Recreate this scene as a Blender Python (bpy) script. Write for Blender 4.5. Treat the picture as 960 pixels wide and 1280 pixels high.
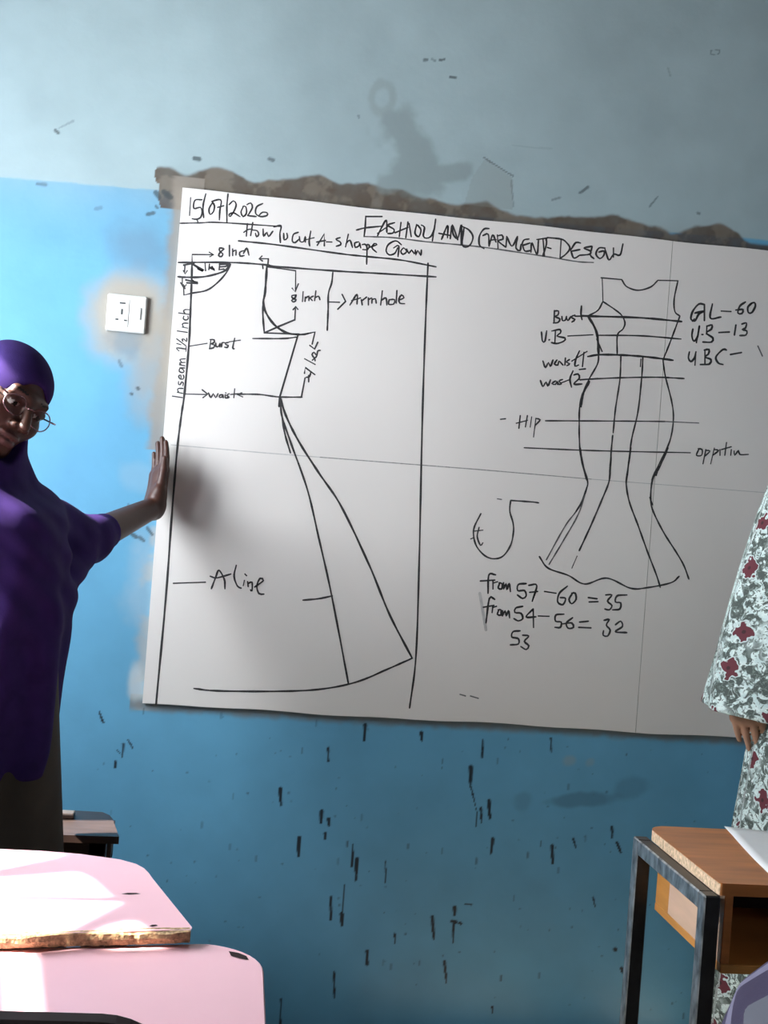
import bpy, math, random
import numpy as np
from mathutils import Vector, Matrix

for o in list(bpy.data.objects): bpy.data.objects.remove(o)
scene = bpy.context.scene
COL = scene.collection

# ------------------------------------------------------------------ camera, light, exposure
cam_d = bpy.data.cameras.new('camera'); cam = bpy.data.objects.new('camera', cam_d); COL.objects.link(cam)
cam_d.sensor_fit = 'VERTICAL'; cam_d.sensor_height = 24.0; cam_d.lens = 24.0 * 1500.0 / 1280.0
cam_d.clip_start = 0.05
cam.matrix_world = Matrix(((0.9901083, -0.0768847, -0.1173639, 0.1975443),
    (-0.1173925, 0.0041631, -0.9930769, -2.9036932),
    (0.0768411, 0.9970313, -0.0049038, 1.2421838),
    (0.0000000, 0.0000000, 0.0000000, 1.0000000)))
scene.camera = cam
scene.view_settings.view_transform = 'Standard'; scene.view_settings.look = 'None'
scene.view_settings.gamma = 1.0; scene.view_settings.use_curve_mapping = False
scene.view_settings.exposure = 0.0

SKY = 33.5; SKYCOL = (0.88, 0.95, 1.0); SUN = 30.0
world = bpy.data.worlds.new('sky'); scene.world = world; world.use_nodes = True
bg = world.node_tree.nodes['Background']; bg.inputs[0].default_value = (*SKYCOL, 1); bg.inputs[1].default_value = SKY
sun_d = bpy.data.lights.new('sun', 'SUN'); sun_d.energy = SUN; sun_d.angle = math.radians(0.6); sun_d.color = (1.0, 0.93, 0.82)
sun = bpy.data.objects.new('sun', sun_d); COL.objects.link(sun)
SUN_DIR = Vector((0.80, 0.15, -0.72)).normalized()
sun.rotation_euler = SUN_DIR.to_track_quat('-Z', 'Y').to_euler()

def portal(name, loc, rot, sx, sy):
    d = bpy.data.lights.new(name, 'AREA'); d.shape = 'RECTANGLE'; d.size = sx; d.size_y = sy; d.cycles.is_portal = True
    o = bpy.data.objects.new(name, d); COL.objects.link(o); o.location = loc; o.rotation_euler = rot
LW = -1.0                                   # inner face of the left wall
W1 = (-1.19, -0.48, 1.14, 2.33)             # window nearest the board: y0, y1, z0, z1
W2 = (-2.05, -1.27, 0.95, 2.10)
W3 = (-2.75, -2.35, 0.90, 1.35)               # added unseen opening in the right wall, for soft fill light
portal('window_light', (LW - .12, (W1[0]+W1[1])/2, (W1[2]+W1[3])/2), (0, -math.pi/2, 0), W1[3]-W1[2], W1[1]-W1[0])
portal('window_light', (LW - .12, (W2[0]+W2[1])/2, (W2[2]+W2[3])/2), (0, -math.pi/2, 0), W2[3]-W2[2], W2[1]-W2[0])

portal('window_light', (3.6 + .12, (W3[0]+W3[1])/2, (W3[2]+W3[3])/2), (0, math.pi/2, 0), W3[3]-W3[2], W3[1]-W3[0])  # sky portal of the added fill opening

# ------------------------------------------------------------------ helpers
def tag(o, label=None, cat=None, group=None, kind=None):
    if label: o['label'] = label
    if cat: o['category'] = cat
    if group: o['group'] = group
    if kind: o['kind'] = kind
    return o

def empty(name, loc, label, cat, group=None):
    o = bpy.data.objects.new(name, None); COL.objects.link(o); o.location = loc; o.empty_display_size = .1
    return tag(o, label, cat, group)

def link(name, me, mats, parent=None, smooth=False):
    o = bpy.data.objects.new(name, me); COL.objects.link(o)
    for m in (mats if isinstance(mats, (list, tuple)) else [mats]): me.materials.append(m)
    if parent is not None:
        o.parent = parent; o.matrix_parent_inverse = Matrix.Translation(parent_world(parent)).inverted()
    if smooth: me.polygons.foreach_set('use_smooth', [True]*len(me.polygons))
    return o

def parent_world(p):
    v = Vector(p.location)
    return v if p.parent is None else v      # parts are authored in world coordinates, sub-parts' parents sit at the origin offset

class MB:
    """collects shapes in world coordinates into one mesh"""
    def __init__(s): s.v = []; s.f = []; s.m = []
    def add(s, v, f, m=0):
        n = len(s.v); s.v += [tuple(p) for p in v]; s.f += [tuple(i+n for i in q) for q in f]; s.m += [m]*len(f); return s
    def box(s, x0, x1, y0, y1, z0, z1, m=0, M=None, b=0.0):
        if b <= 0:
            v = [(x, y, z) for x in (x0, x1) for y in (y0, y1) for z in (z0, z1)]
            f = [(0,1,3,2), (4,6,7,5), (0,4,5,1), (2,3,7,6), (0,2,6,4), (1,5,7,3)]
        else:                                # chamfered box
            v = []; idx = {}
            X, Y, Z = (x0, x1), (y0, y1), (z0, z1)
            for i in (0,1):
                for j in (0,1):
                    for k in (0,1):
                        sx, sy, sz = (b, -b)[i], (b, -b)[j], (b, -b)[k]
                        for a, p in enumerate(((X[i], Y[j]+sy, Z[k]+sz), (X[i]+sx, Y[j], Z[k]+sz), (X[i]+sx, Y[j]+sy, Z[k]))):
                            idx[i,j,k,a] = len(v); v.append(p)
            f = []
            for i in (0,1): f.append([idx[i,j,k,0] for j, k in ((0,0),(0,1),(1,1),(1,0))][::(1 if i == 0 else -1)])
            for j in (0,1): f.append([idx[i,j,k,1] for i, k in ((0,0),(1,0),(1,1),(0,1))][::(1 if j == 0 else -1)])
            for k in (0,1): f.append([idx[i,j,k,2] for i, j in ((0,0),(0,1),(1,1),(1,0))][::(1 if k == 0 else -1)])
            for i in (0,1):
                for j in (0,1): f.append([idx[i,j,0,0], idx[i,j,0,1], idx[i,j,1,1], idx[i,j,1,0]])
            for i in (0,1):
                for k in (0,1): f.append([idx[i,0,k,0], idx[i,0,k,2], idx[i,1,k,2], idx[i,1,k,0]])
            for j in (0,1):
                for k in (0,1): f.append([idx[0,j,k,1], idx[0,j,k,2], idx[1,j,k,2], idx[1,j,k,1]])
            for i in (0,1):
                for j in (0,1):
                    for k in (0,1): f.append([idx[i,j,k,0], idx[i,j,k,1], idx[i,j,k,2]])
        if M is not None: v = [M @ Vector(p) for p in v]
        return s.add(v, f, m)
    def prism(s, poly, z0, z1, m=0, ms=None, M=None, bev=0.0):
        """poly: list of (x, y); extruded along z with an optional small top bevel"""
        n = len(poly)
        rings = [(poly, z0), (poly, z1 - bev)] if bev else [(poly, z0), (poly, z1)]
        if bev:
            c = Vector((sum(p[0] for p in poly)/n, sum(p[1] for p in poly)/n))
            rings.append(([tuple(c + (Vector(p)-c) * (1 - bev/max((Vector(p)-c).length, 1e-4))) for p in poly], z1))
        v = [(x, y, z) for r, z in rings for x, y in r]
        if M is not None: v = [M @ Vector(p) for p in v]
        k = len(rings); ms = m if ms is None else ms
        side = [(i + n*r, (i+1) % n + n*r, (i+1) % n + n*(r+1), i + n*(r+1)) for r in range(k-1) for i in range(n)]
        s.add(v, [tuple(range(n))[::-1]], m)
        base = len(s.v) - len(v)
        s.f += [tuple(i+base for i in q) for q in side]; s.m += [ms]*len(side)
        s.f.append(tuple(base + n*(k-1) + i for i in range(n))); s.m.append(m)
        return s
    def tube(s, pts, r, n=8, m=0, cap=True):
        P = [Vector(p) for p in pts]; v = []; f = []
        t0 = (P[1]-P[0]).normalized(); u = t0.orthogonal().normalized()
        for i, p in enumerate(P):
            t = ((P[min(i+1, len(P)-1)] - P[max(i-1, 0)])).normalized()
            u = (u - t*u.dot(t)).normalized(); w = t.cross(u)
            rr = r[i] if isinstance(r, (list, tuple)) else r
            v += [p + (u*math.cos(2*math.pi*k/n) + w*math.sin(2*math.pi*k/n))*rr for k in range(n)]
        for i in range(len(P)-1):
            f += [(i*n+k, i*n+(k+1) % n, (i+1)*n+(k+1) % n, (i+1)*n+k) for k in range(n)]
        if cap: f += [tuple(range(n))[::-1], tuple((len(P)-1)*n+k for k in range(n))]
        return s.add(v, f, m)
    def build(s, name, mats, parent=None, smooth=False):
        me = bpy.data.meshes.new(name); me.from_pydata(s.v, [], s.f); me.update()
        import bmesh
        b = bmesh.new(); b.from_mesh(me); bmesh.ops.recalc_face_normals(b, faces=b.faces); b.to_mesh(me); b.free()
        if any(s.m): me.polygons.foreach_set('material_index', s.m)
        return link(name, me, mats, parent, smooth)

def rounded(x0, x1, y0, y1, r, n=8):
    """rounded rectangle outline; r = (x0y0, x1y0, x1y1, x0y1)"""
    out = []
    for (cx, cy, a, rr) in ((x0+r[0], y0+r[0], 180, r[0]), (x1-r[1], y0+r[1], 270, r[1]), (x1-r[2], y1-r[2], 0, r[2]), (x0+r[3], y1-r[3], 90, r[3])):
        if rr <= 0: out.append((cx, cy)); continue
        for k in range(n+1):
            t = math.radians(a + 90*k/n); out.append((cx + rr*math.cos(t), cy + rr*math.sin(t)))
    return out

# ------------------------------------------------------------------ materials
def mat(name, col, rough=.6, var=0.0, scale=20.0, metal=0.0, bump=0.0, bscale=120.0, stretch=(1, 1, 1), col2=None, spec=0.5, sheen=0.0, sss=0.0):
    m = bpy.data.materials.new(name); m.use_nodes = True; nt = m.node_tree; N = nt.nodes; L = nt.links
    b = N['Principled BSDF']; b.inputs['Roughness'].default_value = rough; b.inputs['Metallic'].default_value = metal
    b.inputs['Specular IOR Level'].default_value = spec
    if sheen: b.inputs['Sheen Weight'].default_value = sheen
    if sss:
        b.inputs['Subsurface Weight'].default_value = sss; b.inputs['Subsurface Radius'].default_value = (.012, .005, .003); b.inputs['Subsurface Scale'].default_value = .5
    tc = N.new('ShaderNodeTexCoord'); mp = N.new('ShaderNodeMapping'); mp.inputs['Scale'].default_value = stretch
    L.new(tc.outputs['Object'], mp.inputs['Vector'])
    nz = N.new('ShaderNodeTexNoise'); nz.inputs['Scale'].default_value = scale; nz.inputs['Detail'].default_value = 6
    L.new(mp.outputs['Vector'], nz.inputs['Vector'])
    rp = N.new('ShaderNodeValToRGB')
    c2 = col2 if col2 else tuple(max(0, c*(1-var)) for c in col); c1 = col if col2 else tuple(min(1, c*(1+var)) for c in col)
    rp.color_ramp.elements[0].position = .32; rp.color_ramp.elements[1].position = .68
    rp.color_ramp.elements[0].color = (*c2, 1); rp.color_ramp.elements[1].color = (*c1, 1)
    L.new(nz.outputs['Fac'], rp.inputs['Fac']); L.new(rp.outputs['Color'], b.inputs['Base Color'])
    if bump:
        n2 = N.new('ShaderNodeTexNoise'); n2.inputs['Scale'].default_value = bscale; n2.inputs['Detail'].default_value = 4
        L.new(mp.outputs['Vector'], n2.inputs['Vector'])
        bp = N.new('ShaderNodeBump'); bp.inputs['Strength'].default_value = bump; bp.inputs['Distance'].default_value = .004
        L.new(n2.outputs['Fac'], bp.inputs['Height']); L.new(bp.outputs['Normal'], b.inputs['Normal'])
    return m

def attr_mat(name, rough, bump):
    m = mat(name, (.5, .5, .5), rough, bump=bump, bscale=60); nt = m.node_tree; b = nt.nodes['Principled BSDF']
    a = nt.nodes.new('ShaderNodeAttribute'); a.attribute_name = 'paint'
    nt.links.new(a.outputs['Color'], b.inputs['Base Color'])
    return m

M = dict(
    wallpaint=attr_mat('worn_wall_paint', .42, .12),
    plain=mat('blue_wall_paint', (.12, .26, .35), .6, .06, 3),
    ceil=mat('ceiling_board', (.20, .16, .12), .8, .05, 4),
    floor=mat('cement_floor', (.26, .20, .145), .8, .15, 6, bump=.2),
    board=mat('whiteboard_laminate', (.78, .735, .705), .30, .015, 2.2),
    bedge=mat('board_raw_edge', (.60, .56, .50), .8, .1, 60),
    seam=mat('board_joint', (.30, .29, .28), .8, .1),
    ink=mat('black_marker', (.032, .030, .032), .55, .3, 90),
    ink1=mat('dry_marker', (.12, .115, .115), .6, .4, 120),
    ink2=mat('faint_pencil', (.52, .50, .49), .7, .1, 120),
    ink3=mat('pencil', (.28, .27, .26), .7, .3, 150),
    plastic=mat('socket_plastic', (.80, .79, .76), .35, .03),
    slot=mat('socket_slot', (.05, .05, .05), .6),
    pink=mat('pink_laminate', (.86, .49, .55), .34, .04, 5),
    core=mat('chipboard_core', (.50, .32, .17), .9, .5, 160, bump=.8, bscale=220),
    chip=mat('dark_chip', (.03, .02, .02), .9, .3, spec=.1),
    blackm=mat('black_enamel_steel', (.025, .025, .027), .38, .3, 40, metal=.3),
    steel=mat('side_lit_steel', (.42, .43, .44), .35, .55, 70, metal=.85, stretch=(1, 1, .5)),  # for left faces of black legs and rails; side light put into the colour
    oak=mat('orange_wood_top', (.50, .175, .05), .30, .25, 9, stretch=(.6, 5, 5)),
    oakside=mat('lit_pinkish_wood', (.62, .40, .28), .5, .08, 8, stretch=(1, 1, 6)),  # lit tone of the orange wood, window light put into the colour
    oakdark=mat('orange_wood', (.52, .22, .05), .5, .12, 8, stretch=(1, 1, 6)),
    oakedge=mat('chipped_wood_edge', (.66, .46, .30), .8, .35, 150, bump=.6),
    paper=mat('white_paper', (.78, .77, .77), .7, .02),
    brown=mat('dark_brown_wood', (.055, .030, .024), .45, .3, 14, stretch=(1, 6, 1)),
    browntop=mat('dark_brown_worn_top', (.06, .042, .038), .30, .25, 14, stretch=(1, 6, 1)),
    chairm=mat('dark_maroon_wood', (.018, .008, .008), .7, .3, 20, spec=.2),
    felt=mat('pale_felt', (.55, .45, .40), .9, .1),
    skin=mat('dark_brown_skin', (.064, .023, .015), .48, .10, 40, bump=.05, bscale=400, sss=.08),
    lip=mat('lips', (.12, .05, .045), .42, .08, 60),
    eye=mat('eye_white', (.30, .27, .25), .35), iris=mat('dark_iris', (.012, .008, .006), .15),
    brow=mat('eyebrow', (.012, .009, .008), .8),
    skin2=mat('light_brown_skin', (.45, .25, .165), .48, .06, 40, sss=.08),
    nail=mat('finger_nail', (.42, .25, .2), .3),
    purple=mat('purple_cloth', (.034, .016, .100), .85, .12, 30, bump=.15, bscale=500, spec=.12),
    skirt=mat('dark_brown_cloth', (.042, .028, .020), .8, .35, 7, bump=.15, bscale=400),
    rim=mat('glasses_metal', (.35, .20, .22), .22, metal=.9),
    greyc=mat('grey_shawl', (.30, .30, .35), .8, .1, 40, bump=.15, bscale=400),
    frame=mat('window_steel', (.20, .22, .24), .5, .2),
    sunmask=mat('sun_mask_steel', (.30, .33, .36), .5, .2),  # for the added sheet that shapes the sun patches
    shoe=mat('black_shoe', (.02, .02, .02), .4),
)
# glasses lens
gl = bpy.data.materials.new('clear_lens'); gl.use_nodes = True
pb = gl.node_tree.nodes['Principled BSDF']; pb.inputs['Transmission Weight'].default_value = 1; pb.inputs['Roughness'].default_value = .02; pb.inputs['IOR'].default_value = 1.02
M['lens'] = gl

def floral():
    """pale mint cotton with a dense grey-green leaf print and scattered maroon flowers"""
    m = mat('floral_cotton', (.62, .74, .71), .8, bump=.1, bscale=500); nt = m.node_tree; N = nt.nodes; L = nt.links; b = N['Principled BSDF']
    tc = N.new('ShaderNodeTexCoord'); uv = tc.outputs['UV']
    def mix(fac, a, c):
        x = N.new('ShaderNodeMix'); x.data_type = 'RGBA'
        L.new(fac, x.inputs[0])
        for s, q in ((6, a), (7, c)):
            if isinstance(q, tuple): x.inputs[s].default_value = (*q, 1)
            else: L.new(q, x.inputs[s])
        return x.outputs[2]
    def ramp(src, p0, p1, inv=False):
        r = N.new('ShaderNodeMapRange'); r.inputs[1].default_value = p0; r.inputs[2].default_value = p1
        r.inputs[3].default_value = 1.0 if inv else 0.0; r.inputs[4].default_value = 0.0 if inv else 1.0
        L.new(src, r.inputs[0]); return r.outputs[0]
    def noise(sc, det=2, dist=0.0):
        n = N.new('ShaderNodeTexNoise'); n.inputs['Scale'].default_value = sc; n.inputs['Detail'].default_value = det; n.inputs['Distortion'].default_value = dist
        L.new(uv, n.inputs['Vector']); return n.outputs['Fac']
    def math_(op, a, c):
        x = N.new('ShaderNodeMath'); x.operation = op
        for i, q in enumerate((a, c)):
            if isinstance(q, (int, float)): x.inputs[i].default_value = q
            else: L.new(q, x.inputs[i])
        return x.outputs[0]
    base = mix(ramp(noise(60), .42, .58), (.74, .84, .81), (.58, .70, .68))
    leaf = ramp(noise(40, 3, 1.2), .465, .52)
    dens = ramp(noise(12, 2), .34, .48)
    c = mix(math_('MULTIPLY', leaf, dens), base, (.075, .095, .085))
    twig = ramp(noise(85, 1, 2.0), .56, .60)
    c = mix(twig, c, (.17, .21, .19))
    vo = N.new('ShaderNodeTexVoronoi'); vo.voronoi_dimensions = '2D'; vo.inputs['Scale'].default_value = 10.5; vo.inputs['Randomness'].default_value = .7
    L.new(uv, vo.inputs['Vector'])
    dd = math_('ADD', vo.outputs['Distance'], math_('MULTIPLY', math_('SUBTRACT', noise(70, 1), .5), .42))
    c = mix(ramp(dd, .23, .25, True), c, (.60, .70, .68))
    c = mix(ramp(dd, .185, .20, True), c, (.13, .022, .034))
    c = mix(ramp(vo.outputs['Distance'], .035, .05, True), c, (.05, .012, .016))
    L.new(c, b.inputs['Base Color'])
    return m
M['floral'] = floral()

def striped():
    m = mat('striped_shawl', (.3, .3, .35), .8, bump=.15, bscale=400); nt = m.node_tree; N = nt.nodes; L = nt.links; b = N['Principled BSDF']
    tc = N.new('ShaderNodeTexCoord'); sp = N.new('ShaderNodeSeparateXYZ'); L.new(tc.outputs['UV'], sp.inputs[0])
    rp = N.new('ShaderNodeValToRGB'); rp.color_ramp.interpolation = 'CONSTANT'
    e = rp.color_ramp.elements; e[0].position = 0; e[0].color = (.10, .10, .125, 1); e[1].position = .38; e[1].color = (.03, .02, .055, 1)
    for p, c in ((.56, (.17, .155, .23)), (.66, (.03, .02, .06)), (.82, (.2, .185, .26))):
        q = e.new(p); q.color = (*c, 1)
    fr = N.new('ShaderNodeMath'); fr.operation = 'FRACT'; mu = N.new('ShaderNodeMath'); mu.operation = 'MULTIPLY'; mu.inputs[1].default_value = 14.0
    L.new(sp.outputs[0], mu.inputs[0]); L.new(mu.outputs[0], fr.inputs[0]); L.new(fr.outputs[0], rp.inputs[0]); L.new(rp.outputs[0], b.inputs['Base Color'])
    return m
M['striped'] = striped()

# ------------------------------------------------------------------ numpy noise (for the worn wall paint)
_rng = np.random.default_rng(7); _tab = _rng.random((256, 256))
def vnoise(x, y):
    xi = np.floor(x).astype(int); yi = np.floor(y).astype(int); fx = x-xi; fy = y-yi
    fx = fx*fx*(3-2*fx); fy = fy*fy*(3-2*fy)
    g = lambda a, b: _tab[a % 256, b % 256]
    return (g(xi, yi)*(1-fx)+g(xi+1, yi)*fx)*(1-fy) + (g(xi, yi+1)*(1-fx)+g(xi+1, yi+1)*fx)*fy
def fbm(x, y, sc, o=4):
    s = 0; a = .5; t = 0
    for k in range(o): s = s + a*vnoise(x*sc+17*k, y*sc+31*k); t += a; a *= .5; sc *= 2.03
    return s/t
def sstep(a, b, x): t = np.clip((x-a)/(b-a), 0, 1); return t*t*(3-2*t)
def seg_d(x, z, a, b):
    ax, az = a; bx, bz = b; dx, dz = bx-ax, bz-az
    h = np.clip(((x-ax)*dx+(z-az)*dz)/max(dx*dx+dz*dz, 1e-9), 0, 1)
    return np.hypot(x-ax-dx*h, z-az-dz*h)

# ------------------------------------------------------------------ room
ROOM_R, BACK, CEIL = 3.6, -5.6, 3.05
def grid_wall():
    fine = .0032
    xs = np.concatenate([[LW-.2], np.linspace(LW, -.5, 40, endpoint=False), np.arange(-.5, 1.72, fine), np.linspace(1.73, ROOM_R+.2, 60)])
    zs = np.concatenate([np.arange(0, 2.62, fine), np.linspace(2.63, CEIL, 20)])
    X, Z = np.meshgrid(xs, zs, indexing='ij'); nx, nz = X.shape
    wob = (fbm(X, Z, 9)-.5)
    n1 = fbm(X, Z, 3.0); n2 = fbm(X+5, Z+9, 14); n3 = fbm(X+2, Z+3, 45)
    line = 1.9695 + .025*(X+.42) + .004*(fbm(X, Z*0, 30)-.5)
    lower = np.array([.125, .36, .55]); upper = np.array([.345, .44, .465])
    t = sstep(line-.002, line+.002, Z)[..., None]
    C = lower*(1-t) + upper*t
    C = C * (1 + (.22*(n1-.5) + .16*(n2-.5))[..., None])
    # chalky, faded band of the lower paint just under the line and around the socket
    fade = np.exp(-np.maximum(line-Z, 0)/.10) * (Z < line) * (.55 + .5*(n2-.3))
    fade *= sstep(.35, -.1, X)
    C = C*(1-.65*np.clip(fade, 0, 1)[..., None]) + np.array([.30, .38, .42])*.65*np.clip(fade, 0, 1)[..., None]
    def lay(mask, col, a=1.0):
        nonlocal C
        m = np.clip(mask*a, 0, 1)[..., None]; C = C*(1-m) + np.array(col)*m
    # bare plaster showing around the top and left of the board
    bx0, bz0, bz1 = -.002, .76, 1.988
    d = np.maximum(np.maximum(bx0-X, X-2.42), np.maximum(bz0-Z, Z-bz1))
    topw = .036 + .10*(fbm(X, X*0+.3, 6, 3)-.5) + .03*(n2-.5)
    topw = np.maximum(topw, .014+.01*n2)
    m = sstep(topw+.004, topw-.006, Z-bz1) * (Z > bz1-.05) * (X > bx0-.025-.05*n2)
    lay(m*(.9+.15*(n3-.5)), (.088, .057, .036))
    lay(m*sstep(.52, .66, fbm(X+3, Z, 30)), (.30, .26, .21), .30)
    lw = .030 + .05*(fbm(Z*0, Z, 6, 3)-.5) + .02*(n3-.5)
    m = sstep(lw+.012, lw-.012, bx0-X) * (Z < bz1+.03) * (Z > 1.36) * (X < .05)
    lay(m, (.27, .235, .20), .85)
    m = sstep(.035, .005, bx0-X+.02*(n3-.5)) * (Z < 1.36) * (Z > .74) * (X < .05) * sstep(.40, .55, n2)
    lay(m, (.36, .37, .37), .8)
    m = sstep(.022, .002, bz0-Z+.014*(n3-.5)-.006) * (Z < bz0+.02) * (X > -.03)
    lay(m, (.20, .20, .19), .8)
    # tan ring where plaster was patched around the socket
    ds = np.hypot((X+.105)*.95, (Z-1.675)*.85) + .05*(n2-.5)
    lay(sstep(.125, .062, ds), (.44, .36, .27), .85)
    lay(sstep(.10, .03, np.hypot((X+.03)*1.0, (Z-1.58)*.55)+.05*(n2-.5)), (.36, .32, .27), .7)
    lay(sstep(.06, .02, np.hypot(X+.105, Z-1.615)+.03*(n3-.5)), (.16, .24, .30), .6)
    lay(sstep(.09, .02, np.hypot((X+.09)*.8, Z-1.83)+.06*(n2-.5)), (.15, .23, .31), .55)
    # white filler smear by the lower left corner, chalk smears near the hand
    for (px, pz), rx, rz, a in (((-0.0209, 0.8122), .022, .05, .75), ((0.0093, 0.9574), .01, .05, .5), ((-0.0543, 1.2965), .05, .035, .14), ((-0.0272, 1.0408), .05, .12, .25)):
        q = np.hypot((X-px)/rx, (Z-pz)/rz) + 1.6*(n2-.5)
        lay(sstep(1.3, .3, q), (.55, .60, .62), a)
    # grey smudges above the board
    sm = np.minimum(np.minimum(seg_d(X, Z, (0.5180, 2.1840), (0.5604, 2.0711))/.062, seg_d(X, Z, (0.4864, 2.2098), (0.5293, 2.1657))/.03), seg_d(X, Z, (0.4792, 2.0486), (0.6628, 2.1080))/.025)
    lay(sstep(1.15, .55, sm + 1.5*(n2-.5)), (.20, .245, .245), .6)
    ring = np.abs(np.hypot(X-0.4588, (Z-2.2613)*.75)-.026)
    lay(sstep(.014, .003, ring+.01*(n3-.5)), (.24, .29, .29), .55)
    def inside(poly):
        r = np.zeros(X.shape, bool); j = len(poly)-1
        for i in range(len(poly)):
            (x1, z1), (x2, z2) = poly[i], poly[j]
            c = ((z1 > Z) != (z2 > Z)) & (X < (x2-x1)*(Z-z1)/((z2-z1) if z2 != z1 else 1e-9)+x1); r ^= c; j = i
        return r
    lay(inside([(0.6794, 2.0231), (0.6941, 2.0918), (0.7240, 2.1444), (0.7957, 2.1029), (0.8018, 2.0244)])*(.7+.6*(n2-.5)), (.22, .235, .215), .48)
    dk = (.045, .06, .065)
    for (a, b), w, al in (
        (((0.7201, 2.1440), (0.7954, 2.1069)), .002, .7), (((0.7921, 2.0966), (0.8032, 2.0325)), .003, .4),
        (((-0.3070, 2.0933), (-0.2993, 2.0885)), .006, .8), (((-0.2983, 2.1000), (-0.2666, 2.1207)), .003, .35), (((0.0206, 2.0637), (0.0320, 2.0631)), .007, .8), (((0.1986, 2.0817), (0.2064, 2.0806)), .006, .7),
        (((0.5534, 2.3647), (0.5612, 2.3657)), .004, .7), (((0.5729, 2.3691), (0.5810, 2.3661)), .004, .5), (((0.5927, 2.3695), (0.6044, 2.3729)), .004, .8), (((0.6215, 2.3317), (0.6335, 2.3312)), .004, .8),
        (((0.9678, 2.0840), (0.9870, 2.1000)), .005, .7), (((1.1481, 2.0694), (1.1668, 2.0955)), .003, .6), (((1.2733, 2.0667), (1.2776, 2.0652)), .005, .6), (((0.8984, 2.0586), (0.9181, 2.0667)), .004, .5),
        (((-0.3376, 1.9631), (-0.3192, 1.9632)), .006, .55), (((-0.0630, 1.9721), (-0.0548, 1.9634)), .008, .75), (((-0.0445, 1.9760), (-0.0286, 1.9662)), .009, .75), (((-0.0796, 1.9187), (-0.0650, 1.9241)), .006, .75), (((-0.0605, 1.9398), (-0.0565, 1.9364)), .005, .7),
        (((-0.1992, 1.9193), (-0.1883, 1.9223)), .006, .35), (((-0.1181, 1.5657), (-0.1115, 1.5529)), .005, .5), (((-0.0703, 1.5051), (-0.0683, 1.5034)), .005, .8), (((-0.0842, 1.4905), (-0.0822, 1.4888)), .005, .8),
        (((-0.0568, 1.1570), (-0.0470, 1.1520)), .006, .8), (((-0.0375, 1.1508), (-0.0276, 1.1439)), .006, .7), (((-0.0225, 1.1749), (-0.0101, 1.1605)), .005, .7), (((-0.0716, 1.2284), (-0.0654, 1.2212)), .003, .6),
        (((1.2746, 2.4767), (1.2994, 2.4818)), .002, .6), (((1.2994, 2.4818), (1.2962, 2.4693)), .002, .6), (((1.2962, 2.4693), (1.2774, 2.4670)), .002, .6), (((1.2774, 2.4670), (1.2746, 2.4767)), .002, .6),
        (((0.4040, 2.2100), (0.4062, 2.2063)), .004, .5), (((0.7876, 2.1813), (0.8885, 2.1847)), .002, .15), (((1.1683, 2.4195), (1.1761, 2.4003)), .004, .3)):
        lay(sstep(w*.95, w*.5, seg_d(X, Z, a, b) + .003*(n3-.5)), dk, al)
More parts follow.
